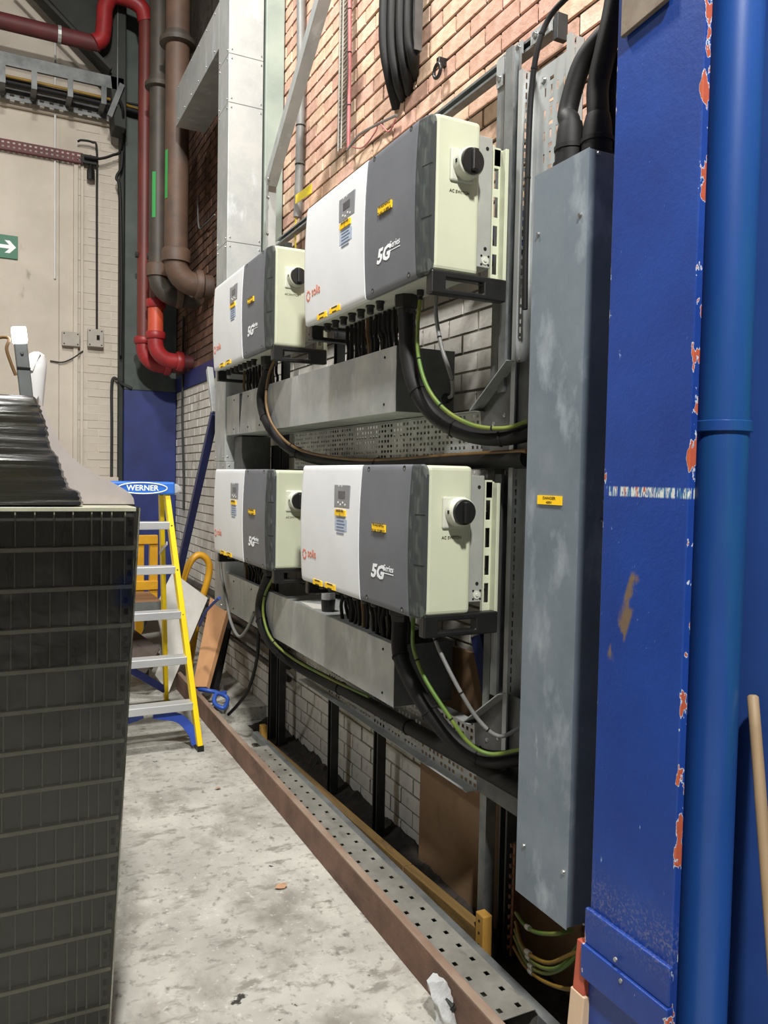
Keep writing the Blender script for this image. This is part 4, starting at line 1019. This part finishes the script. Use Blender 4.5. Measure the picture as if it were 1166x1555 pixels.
# galvanised cable ladder along the far wall
t = thing('cable_ladder', at(90,110,y=8.6), 'galvanised cable ladder hanging across the far white wall', 'cable tray')
Yl = 8.55; z1, z0 = at(0,80,y=Yl).z, at(0,124,y=Yl).z; xr = at(188,118,y=Yl).x
MB().box(-3, xr, Yl, Yl+.03, z1-.10, z1+.02).build('side_rail', M['galv_dark'], t)
zs_ = [-3+.09*i for i in range(int((xr+3)/.09))]
us = []
for u in zs_: us += [u, u+.05]
us.append(xr)
MB().plate((0,Yl+.30,z0-.02), (1,0,0), (0,0,1), us, [0,.03,.052,.11], lambda i, j: j == 1 and i % 2 == 1, .003, (0,1,0)).build('side_rail', M['galv_dark'], t)
for px in (4, 52, 107, 158):
    x = at(px, 100, y=Yl).x; MB().box(x-.025, x+.025, Yl+.01, Yl+.31, z0+.02, z0+.045).build('rung', M['galv_dark'], t)
    MB().box(x-.025, x+.025, Yl-.004, Yl+.01, z0-.0, z1-.08).build('rung_end', M['galv_dark'], t)
MB().tube([(xr-.06,Yl,z0),(xr-.06,Yl,z1+1.2)], .008, 6).build('hanger_rod', M['galv_dark'], t)
MB().bar((xr-.02,Yl-.02,z1-.05),(xr-.14,Yl-.02,z0-.12), .05, .04, (0,1,0)).build('hanger_bracket', M['galv_dark'], t)
for i, (dz, r, m, lb) in enumerate(((.06,.014,'yellow_cable','yellow cable lying in the hanging cable ladder'),(.03,.03,'black_rubber','thick black cable lying in the hanging cable ladder'),(.10,.012,'black_rubber','thin black cable sagging across the hanging cable ladder'))):
    z = z0+.05+dz
    tag(MB().tube([(-3,Yl+.1+.06*i,z),(0,Yl+.1+.06*i,z),(.6,Yl+.1+.06*i,z-.02*(i == 2)),(xr-.1,Yl+.1+.06*i,z-.01),(xr+.15,Yl+.16,z-.02),(1.75,8.72,z-.04)], r, 8, sub=3).build('ladder_cable', M[m], None, 50), lb, 'cable', 'cables in the hanging cable ladder')
# slim perforated trunking
t = thing('slotted_trunking', at(60,222,y=8.9), 'slim dark slotted trunking across the far white wall', 'trunking')
z = at(0,217,y=8.9).z; x1 = at(126,235,y=8.9).x
us = [-3+.05*i+(.028 if k else 0) for i in range(int((x1+3)/.05)) for k in (0,1)]; us.append(x1)
MB().plate((0,8.90,z-.05), (1,0,0), (0,0,1), us, [0,.02,.04,.062,.08,.10], lambda i, j: i % 2 == 1 and j in (1,3), .003, (0,1,0)).build('front_face', M['red_dark'], t)
MB().box(-3, x1, 8.903, 8.95, z-.052, z-.048).build('bottom_face', M['red_dark'], t)
MB().box(x1-.02, x1+.13, 8.89, 8.95, z-.045, z+.04).build('end_box', M['dark_steel'], t)
cable('black_lead', [at(128,238,y=8.85), at(150,241,y=8.85), at(170,236,y=8.85), at(184,226,y=8.83), at(187,172,y=8.52), at(182,152,y=8.5)], .014, 'black_rubber', 'black lead sagging from the slotted trunking to the corner', n=7)
cable('black_lead', [at(118,215,y=8.92), at(124,213,y=8.9), at(140,216,y=8.9), at(147,226,y=8.9), at(147,300,y=8.93), at(147,500,y=8.96)], .011, 'black_rubber', 'thin lead looping and dropping down the far white wall', n=6)
cable('black_lead', [at(186,230,y=8.79), at(184,255,y=8.79), at(177,270,y=8.79), at(182,292,y=8.79), at(184,420,y=8.79), at(183,540,y=8.79)], .016, 'black_rubber', 'black lead hanging down the edge of the corner pillar', n=6)
pk = thing('hanging_plug', at(138,255,y=8.92), 'black plug hanging on a lead from the slotted trunking', 'plug')
MB().tube([at(137,236,y=8.92), at(138,255,y=8.92)], .018, 8).build('lead', M['black_rubber'], pk, 50)
MB().lathe(at(138,252,y=8.92), (0,0,-1), [(0,.02),(.05,.04),(.14,.04),(.15,.015)], 8).build('plug_body', M['black_plastic'], pk, 30)
# far wall fittings
sg = thing('exit_sign', at(13,373,y=8.95), 'green sign with a white arrow on the far wall', 'sign')
p, q = at(-30,358,y=8.95), at(27,388,y=8.95); zc = (at(0,358,y=8.95).z+at(0,388,y=8.95).z)/2
MB().box(p.x, q.x, 8.95, 8.968, zc-.115, zc+.115).build('sign_plate', M['sign_green'], sg, bevel=.003)
c = at(9,373,y=8.949); cz = zc
MB().prism([(c.x+a, 8.9488, cz+b) for a, b in ((-.11,.018),(.03,.018),(-.012,.062),(.034,.062),(.092,0),(.034,-.062),(-.012,-.062),(.03,-.018),(-.11,-.018))], (0,.002,0)).build('arrow', M['logo_white'], sg)
for (x0, y0, x1, y1, lb) in ((94,503,121,527,'flat grey junction box on the far wall'), (133,499,157,528,'grey switch box with a small dark key hole on the far wall')):
    p, q = at(x0,y0,y=8.93), at(x1,y1,y=8.93); e = thing('wall_box', p, lb, 'box', 'boxes on the far wall')
    MB().box(p.x, q.x, 8.91, 8.97, q.z, p.z).build('box_body', mat('box_grey', (172,166,154), (160,154,144), 6, .6), e, bevel=.006)
    for xx in (p.x+.02, q.x-.02):
        for zz in (q.z+.02, p.z-.02): MB().lathe((xx,8.91,zz), (0,-1,0), [(0,.008),(.004,.006)], 8).build('screw', M['dark_steel'], e)
    if x0 > 120: MB().box(q.x-.07, q.x-.04, 8.905, 8.912, (p.z+q.z)/2-.02, (p.z+q.z)/2+.03).build('key_hole', M['black_gap'], e)
p, q = at(170,577,y=8.95), at(170,725,y=8.95)
cable('wall_conduit', [at(200,590,y=8.78), at(186,583,y=8.82), at(178,576,y=8.93), (p.x,8.95,p.z-.03), (p.x,8.95,(p.z+q.z)/2), (p.x,8.95,q.z-.3)], .016, 'dark_steel', 'thin dark conduit dropping down the far white wall', 'conduit', n=8)
cable('thin_wire', [at(76,548,y=8.95), at(95,550,y=8.95), at(112,543,y=8.95), at(126,533,y=8.95)], .007, 'dark_steel', 'thin wire sagging below the wall boxes', n=6)
p, q = at(142,724,y=8.93), at(185,745,y=8.93)
tag(MB().box(p.x, q.x, 8.88, 8.97, q.z-.2, p.z).build('skirting_box', M['white_wall'], None, bevel=.01), 'low white box on the far wall above the ladder top', 'box')
cable('wall_wire', [at(278,480,x=1.82), at(277.5,560,x=1.815), at(277,640,x=1.82), at(279,720,x=1.82), at(279,775,x=1.82)], .012, 'dark_steel', 'dark wire running down the painted brick near the corner', n=6)
cable('wall_wire', [at(300,300,x=1.82), at(302,345,x=1.81), at(312,340,x=1.81), at(326,326,x=1.80)], .008, 'grey_cable', 'thin wire kinking across the dark brick beside the duct', n=6)

# ================================================================ LADDER, TROLLEY AND LEANING BOARDS
ld = thing('step_ladder', (.9, 5.3, 0), 'yellow step ladder with a blue top cap and metal treads', 'ladder')
FR, TR_ = Vector((1.166,4.845,0)), Vector((1.022,5.19,1.57)); FL, TL = Vector((.58,4.865,0)), Vector((.70,5.205,1.57))
for a, b in ((FR,TR_),(FL,TL)):
    r_ = MB(); d = (b-a)
    r_.sweep([a+Vector((0,0,.02)), b], [(-.016,-.038),(.016,-.038),(.016,.038),(-.016,.038)], (0,-1,0)).build('front_rail', M['ladder_yellow'], ld, bevel=.004)
    MB().bar(a+Vector((0,0,0)), a+d*.012+Vector((0,0,.012)), .04, .085, (0,-1,0)).build('rubber_foot', M['black_plastic'], ld)
    for k in range(6):
        p = a.lerp(b, (k*.275+.27)/1.57 if k < 5 else .06)
        MB().lathe(p+Vector((0,-.038,.0)), (0,-1,.2), [(0,.006),(.003,.005)], 8).build('rivet', M['strut_dark'], ld)
BR, BL_ = Vector((1.195,6.02,0)), Vector((.62,6.04,0)); UR, UL = Vector((1.01,5.30,1.57)), Vector((.71,5.31,1.57))
for a, b in ((BR,UR),(BL_,UL)): MB().sweep([a, b], [(-.014,-.028),(.014,-.028),(.014,.028),(-.014,.028)], (0,-1,0)).build('rear_rail', M['ladder_yellow'], ld, bevel=.003)
for k in range(5):
    z = .27+.275*k; t_ = z/1.57; a, b = FR.lerp(TR_, t_), FL.lerp(TL, t_)
    MB().box(b.x, a.x-.012, a.y-.042, a.y+.055, z-.024, z+.024).build('tread', M['alu'], ld, bevel=.004)
for z in (.32, .72):
    a, b = BR.lerp(UR, z/1.57), BL_.lerp(UL, z/1.57); MB().bar(b, a, .02, .03).build('rear_bar', M['alu'], ld)
tc_ = MB().box(.66, 1.065, 5.13, 5.36, 1.565, 1.645).build('top_cap', M['ladder_blue'], ld, bevel=.012)
text('WERNER', .048, (.865,5.1295,1.605), (1,0,0), (0,0,1), M['logo_white'], tc_, bold=.001)
el = [(.865+.15*math.cos(2*PI*i/40), 5.129, 1.605+.034*math.sin(2*PI*i/40)) for i in range(41)]
MB().tube(el, .0035, 6, caps=False).build('printed_oval', M['logo_white'], tc_)
MB().lathe((1.075,5.22,1.60), (0,-1,0), [(0,.035),(.04,.035),(.04,.025),(.05,.025)], 14).build('cap_hook', M['alu'], ld, 40)
MB().bar(FR.lerp(TR_,.80)+Vector((-.03,.03,0)), UR.lerp(BR,.26)+Vector((-.02,0,0)), .004, .022).build('spreader', M['alu'], ld)
for s_, (a, b, pl_) in enumerate(((FR,TR_,-1),(FL,TL,1))):
    pts = smooth_path([a.lerp(b,.02)+Vector((-.012*1,0.02,0)) if s_ == 0 else a.lerp(b,.02)+Vector((.012,.02,0)), a.lerp(b,.07)+Vector((pl_*.03,.02,0)), a.lerp(b,.125)+Vector((pl_*.10,.02,0)), a.lerp(b,.15)+Vector((pl_*.24,.02,0))], 5)
    m = MB()
    for i in range(len(pts)-1): m.bar(pts[i], pts[i+1]+(pts[i+1]-pts[i])*.1, .03, .055, (0,-1,0) if False else (1,0,.3))
    m.build('corner_brace', M['blue_brace'], ld)
for s_, (a, b, pl_) in enumerate(((BR,UR,-1),(BL_,UL,1))):
    MB().bar(a.lerp(b,.06)+Vector((pl_*.01,0,0)), a.lerp(b,.19)+Vector((pl_*.26,0,0)), .025, .05).build('corner_brace', M['navy'], ld)

ht = thing('sack_trolley', at(295,950,y=6.95), 'yellow tubular trolley handle standing behind the ladder', 'trolley')
MB().tube([at(x,y,y=6.95) for x,y in ((268,930),(277,885),(288,855),(301,843),(313,848),(318,862),(314,885),(302,925))], .030, 12, sub=5).build('hoop_handle', M['trolley_yellow'], ht, 50)
a, b = at(268,930,y=6.95), at(302,925,y=6.95)
MB().tube([a, (a.x-.06,6.90,.05)], .03, 10).build('frame_tube', M['trolley_yellow'], ht, 50); MB().tube([b, (b.x-.1,6.85,.05)], .03, 10).build('frame_tube', M['trolley_yellow'], ht, 50)
ht2 = thing('yellow_stand', at(224,900,y=7.2), 'yellow steel stand seen through the ladder treads', 'stand')
for x in (213, 234): 
    p, q = at(x,815,y=7.2), at(x,893,y=7.2); MB().box(p.x-.035, p.x+.035, 7.2, 7.27, 0, p.z).build('upright', M['trolley_yellow'], ht2, bevel=.006)
for y in (820, 890):
    p, q = at(205,y,y=7.18), at(240,y,y=7.18); MB().box(p.x, q.x, 7.18, 7.24, p.z-.04, p.z+.04).build('cross_bar', M['trolley_yellow'], ht2, bevel=.006)
sb = thing('wood_shelf', at(225,905,y=6.3), 'brown wooden board with a metal edge behind the ladder', 'board')
p, q = at(196,890,y=6.55), at(246,917,y=6.2)
MB().box(.55, q.x, 6.2, 6.75, q.z-.0, q.z+.02).build('board', mat('brown_board', (150,108,72), (128,90,58), 4, .6, stretch=(.3,3,1)), sb); MB().box(.55, q.x+.005, 6.19, 6.2, q.z-.045, q.z+.022).build('metal_edge', M['grey_post'], sb)
MB().box(.60, .64, 6.3, 6.6, 0, q.z).build('leg', M['grey_post'], sb); MB().box(q.x-.06, q.x-.02, 6.62, 6.66, 0, q.z).build('leg', M['grey_post'], sb)
def lean(name, quad, th, m, label, cat, edge=None):
    P_ = [Vector(p) for p in quad]; n = (P_[1]-P_[0]).cross(P_[3]-P_[0]).normalized()
    if n.y < 0: n = -n
    o = MB().prism(P_, n*th).build(name, m, None, bevel=.003); return tag(o, label, cat)
lean('grey_sheet', [at(262,868,y=6.75), at(316,908,y=6.55), at(256,1052,y=6.18), at(203,985,y=6.45)], .05, M['sheet_grey'], 'large pale grey sheet leaning on its corner behind the ladder', 'sheet')
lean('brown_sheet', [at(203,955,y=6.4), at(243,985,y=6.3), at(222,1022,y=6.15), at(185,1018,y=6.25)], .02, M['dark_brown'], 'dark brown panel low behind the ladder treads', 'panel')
lean('cardboard_strip', [at(319,907,y=6.35), at(346,922,y=6.1), at(313,1043,y=5.75), at(292,1043,y=5.85)], .04, M['cardboard'], 'long tan cardboard strip leaning against the white brick wall', 'cardboard')
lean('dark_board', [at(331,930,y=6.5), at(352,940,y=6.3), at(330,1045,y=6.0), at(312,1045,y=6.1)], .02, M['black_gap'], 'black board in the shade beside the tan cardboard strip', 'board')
nb = thing('raking_strut', at(300,730,x=1.5), 'dark blue raking strut slanting in front of the white brick', 'strut')
a, b, c = at(326,628,x=1.52), at(276,850,x=1.45), at(318,560,x=1.55)
MB().bar(b, a, .055, .055, (0,1,0)).build('painted_strut', M['navy'], nb, bevel=.003); MB().bar(a, c, .045, .045, (0,1,0)).build('strut_end', M['galv'], nb, bevel=.003)
MB().bar((b.x-.0,b.y,b.z), at(262,905,x=1.42), .055, .055, (0,1,0)).build('strut_foot', M['navy'], nb)
# conduits along the wall foot far away
for i, (z, r) in enumerate(((.62,.03),(.52,.022),(.44,.035),(.34,.02))):
    tag(MB().tube([(1.80,5.0,z),(1.80,6.2,z+.02),(1.80,8.7,z)], r, 8, sub=2).build('floor_conduit', M['dark_brown'] if i % 2 else M['iron_dark'], None, 50), ['highest','second','third','lowest'][i]+' of the dirty conduits along the far wall foot', 'conduit', 'conduits along the wall foot')
cable('blue_lead', [at(296,1046,z=.10), at(312,1048,z=.12), at(330,1052,z=.10), at(345,1060,z=.06), at(340,1075,z=.03), at(326,1068,z=.05), at(328,1055,z=.09), at(342,1052,z=.08)], .016, 'blue_cable', 'blue cable coiled at the far end of the rusty angle', n=8)
cable('hanging_lead', [at(393,955,x=1.44), at(390,1000,x=1.45), at(378,1045,x=1.46), at(361,1070,x=1.47), at(347,1085,x=1.46)], .011, 'black_rubber', 'dark lead curving from the lower trunking down to the floor', n=8)
cable('hanging_lead', [at(334,838,x=1.43), at(336,872,x=1.42), at(343,905,x=1.41), at(350,942,x=1.41), at(362,966,x=1.42), at(374,957,x=1.43), at(386,930,x=1.44)], .010, 'grey_cable', 'grey lead looping below the end of the lower trunking', n=8)
cable('blue_lead', [at(333,908,x=1.40), at(324,916,x=1.39), at(312,930,x=1.38), at(303,950,x=1.38)], .011, 'blue_cable', 'short blue lead tied to the end of the lower trunking', n=6)
cupb = Vector((1.50, 3.62, 1.037)); cp = thing('drinks_cup', cupb, 'small dark cup standing on the lower trunking', 'cup')
MB().lathe(cupb, (0,0,1), [(0,.030),(.004,.032),(.055,.036),(.060,.036)], 16).build('cup_body', M['black_plastic'], cp, 30); MB().lathe(cupb+Vector((0,0,.06)), (0,0,1), [(0,.034),(.035,.034)], 16).build('clear_top', M['bag'], cp, 30)
pp = MB().prism([(1.455,3.70,1.0375),(1.54,3.62,1.0375),(1.56,3.78,1.0375),(1.47,3.92,1.0375)], (0,0,.003)).build('paper_sheet', M['tag_white']); tag(pp, 'white paper lying on the lower trunking by the cup', 'paper')

# ================================================================ WRAPPED STACK OF BLACK CRATES
CY, CP = 2.2, .1035
def make_crate():
    x1 = 0.36; x0 = x1-1.12; z0 = 0
    c = thing('stacked_crate', (x1, CY, 0), 'x', 'crate', 'black crates in the wrapped stack')
    MB().box(x0+.01, x1-.008, CY+.017, CY+.75, .001, CP-.012).build('crate_wall', M['crate'], c)
    MB().box(x0, x1, CY+.003, CY+.77, CP-.0125, CP-.001).build('rim', M['crate_lip'], c, bevel=.0015)
    rm = MB().box(-.0016, .0016, CY+.005, CY+.018, .001, CP-.012).mesh('rib'); rm.materials.append(M['crate_rib'])
    xs = [x1-.028, x1-.062, x1-.087] + [x1-.112-.0455*i for i in range(21)]
    for i, x in enumerate(xs):
        if x < x0+.02: continue
        o = bpy.data.objects.new('rib', rm); o.location = (x, 0, 0); link(o, c); 
    MB().box(x1-.026, x1-.006, CY+.008, CY+.3, .001, CP-.012).build('corner_post', M['crate'], c)
    for zz in (.03, .06): MB().box(x1-.020, x1-.010, CY+.006, CY+.009, zz-.008, zz+.008).build('corner_slot', M['black_gap'], c)
    return c
cr = make_crate(); ztop = 1.609
n_cr = 15
ords = ['top', 'second', 'third', 'fourth', 'fifth', 'sixth', 'seventh', 'eighth', 'ninth', 'tenth', 'eleventh', 'twelfth', 'thirteenth', 'fourteenth', 'bottom']
random.seed(21)
for i in range(n_cr):
    o = cr if i == 0 else copy_tree(cr)
    z = ztop-CP*(i+1); xr = .358-.0052*i+random.uniform(-.004,.004)
    o.location = (xr, CY+random.uniform(-.003,.003), z)
    o['label'] = ('%s black plastic crate in the film wrapped stack' % ords[i]) if i in (0, 14) else ('%s black plastic crate from the top of the film wrapped stack' % ords[i])
pal = thing('pallet', (-.2, 2.5, 0), 'wooden pallet under the stack of black crates', 'pallet')
for k in range(5): MB().box(-.84, .30, CY+.02+.17*k, CY+.12+.17*k, .035, .053).build('deck_board', M['pale_wood'], pal)
for x in (-.84, -.32, .20): MB().box(x, x+.10, CY+.02, CY+.80, 0, .035).build('runner', M['pale_wood'], pal)
# clear stretch film round the crates
def wavy(n, a): return [random.uniform(-a, a) for _ in range(n)]
nz, nx = 40, 26; v = []; f = []
for j in range(nz):
    z = .12+(1.606-.12)*j/(nz-1); xr = .358-.0052*((1.609-z)/CP-.5)
    prof = [(-.80, CY-.006)]+[(-.80+(xr+.80)*i/(nx-6), CY-.006-.004*random.random()) for i in range(1, nx-5)]+[(xr+.006, CY+.004), (xr+.009, CY+.05), (xr+.008, CY+.35), (xr+.008, CY+.70)]
    v += [(x, y, z) for x, y in prof]; L_ = len(prof)
for j in range(nz-1):
    for i in range(L_-1): a = j*L_+i; f.append((a, a+1, a+L_+1, a+L_))
sw = MB().add(v, f).build('stretch_wrap', M['film_wrap'], None, 60); tag(sw, 'clear stretch film wrapped round the stack of black crates', 'film')
# black film wrapped load on top
pts = [(-70,640),(-60,610),(-10,604),(54,600),(60,612),(73,650),(76,678),(86,690),(101,728),(104,740),(122,746),(127,768),(-70,768)]
P_ = [at(x, y, y=2.26) for x, y in pts]
lo = thing('wrapped_load', P_[5], 'black film wrapped bundle on top of the crate stack', 'bundle')
rgt = [(1.613,.2215)]+[(p.z, p.x) for p in reversed([at(x, y, y=2.24) for x, y in pts[3:12]])]
def xr_at(z):
    for (za, xa), (zb_, xb) in zip(rgt, rgt[1:]):
        if za <= z <= zb_: return xa+(xb-xa)*(z-za)/max(zb_-za, 1e-6)
    return rgt[-1][1]
zt_ = rgt[-1][0]; v = []; f = []; nz_ = 46
for j in range(nz_):
    z = 1.6125+(zt_-1.6125)*j/(nz_-1); xr = xr_at(z)+random.uniform(-.003,.003); rid = random.uniform(0,.0022); 
    e = max(0, (z-(zt_-.03))/.03); yf = 2.212+rid+.02*e*e+.18*max(0, z-1.72)
    for x, y in ((-.6, yf), (-.3, yf+random.uniform(0,.003)), (-.1, yf+random.uniform(0,.003)), (.02, yf+random.uniform(0,.004)), (xr-.03, yf), (xr-.008, yf+.006), (xr, yf+.03), (xr-.005, 2.55), (xr-.05, 2.78), (-.6, 2.78)): v.append((x, y, z))
for j in range(nz_-1):
    for i in range(10): f.append((j*10+i, j*10+(i+1) % 10, (j+1)*10+(i+1) % 10, (j+1)*10+i))
f.append(tuple(range(10))); f.append(tuple((nz_-1)*10+i for i in range(10)))
MB().add(v, f).build('film_bundle', M['film_black'], lo, 35)
# grey dusty film draped down to the stack corner
cv = [(58,602),(70,632),(88,668),(108,694),(135,714),(165,730),(197,750),(203,768)]
A_ = smooth_path([at(x, y, y=2.36) for x, y in cv], 3)
v = []; f = []
for p in A_: v += [(p.x, 2.34, p.z), (p.x-.01, 2.74, p.z-.02), (p.x, 2.34, 1.611), (p.x-.01, 2.74, 1.611)]
m_ = len(A_)
for i in range(m_-1):
    a, b = 4*i, 4*i+4; f += [(a, b, b+1, a+1), (a+2, a, b, b+2)[::-1], (a+1, b+1, b+3, a+3), (a+2, a+3, b+3, b+2)]
f += [(0,1,3,2), tuple(4*(m_-1)+i for i in (0,2,3,1))]
tag(MB().add(v, f).build('draped_film', M['film_clear'], None, 50), 'greyish dusty film draped from the bundle down to the crate corner', 'film')
# work lamp and white tub standing on the bundle
wl = thing('work_lamp', at(40,604,y=2.5), 'lit white lamp on a leaning grey post above the wrapped bundle', 'lamp')
a, b = at(42,606,y=2.48), at(31,522,y=2.48)
MB().bar(a-Vector((0,0,.02)), b, .034, .03, (0,1,0)).build('post', M['grey_post'], wl, bevel=.003)
d = (b-a).normalized(); MB().bar(b+d*.002, b+d*.045, .038, .04, (0,1,0)).build('lamp_head', M['lamp_glow'], wl, bevel=.004)
MB().lathe(a.lerp(b,.82)+Vector((0,-.016,0)), (0,-1,0), [(0,.005),(.004,.004)], 8).build('bolt', M['screw'], wl)
MB().bar(a.lerp(b,.55)+Vector((-.017,-.001,0)), a.lerp(b,.55)+Vector((.017,-.001,0)), .034, .005).build('strap', M['black_gap'], wl)
MB().tube([at(-14,516,y=2.5), at(4,512,y=2.49), at(14,515,y=2.475), at(10,530,y=2.47), at(18,555,y=2.47), at(24,570,y=2.47)], .0045, 8, sub=5).build('lamp_lead', M['brown_cable'], wl, 50)
tb_ = thing('white_tub', at(54,600,y=2.6), 'white plastic tub lying behind the work lamp', 'tub')
p = at(52,606,y=2.58); MB().lathe(p-Vector((0,0,.02)), (.05,0,1), [(0,.024),(.10,.028),(.125,.029),(.15,.022),(.158,.010)], 18).build('tub_body', M['white_plastic'], tb_, 40)
MB().bar(p+Vector((-.01,-.028,.08)), p+Vector((.012,-.026,.135)), .006, .008).build('tub_handle', M['white_plastic'], tb_)
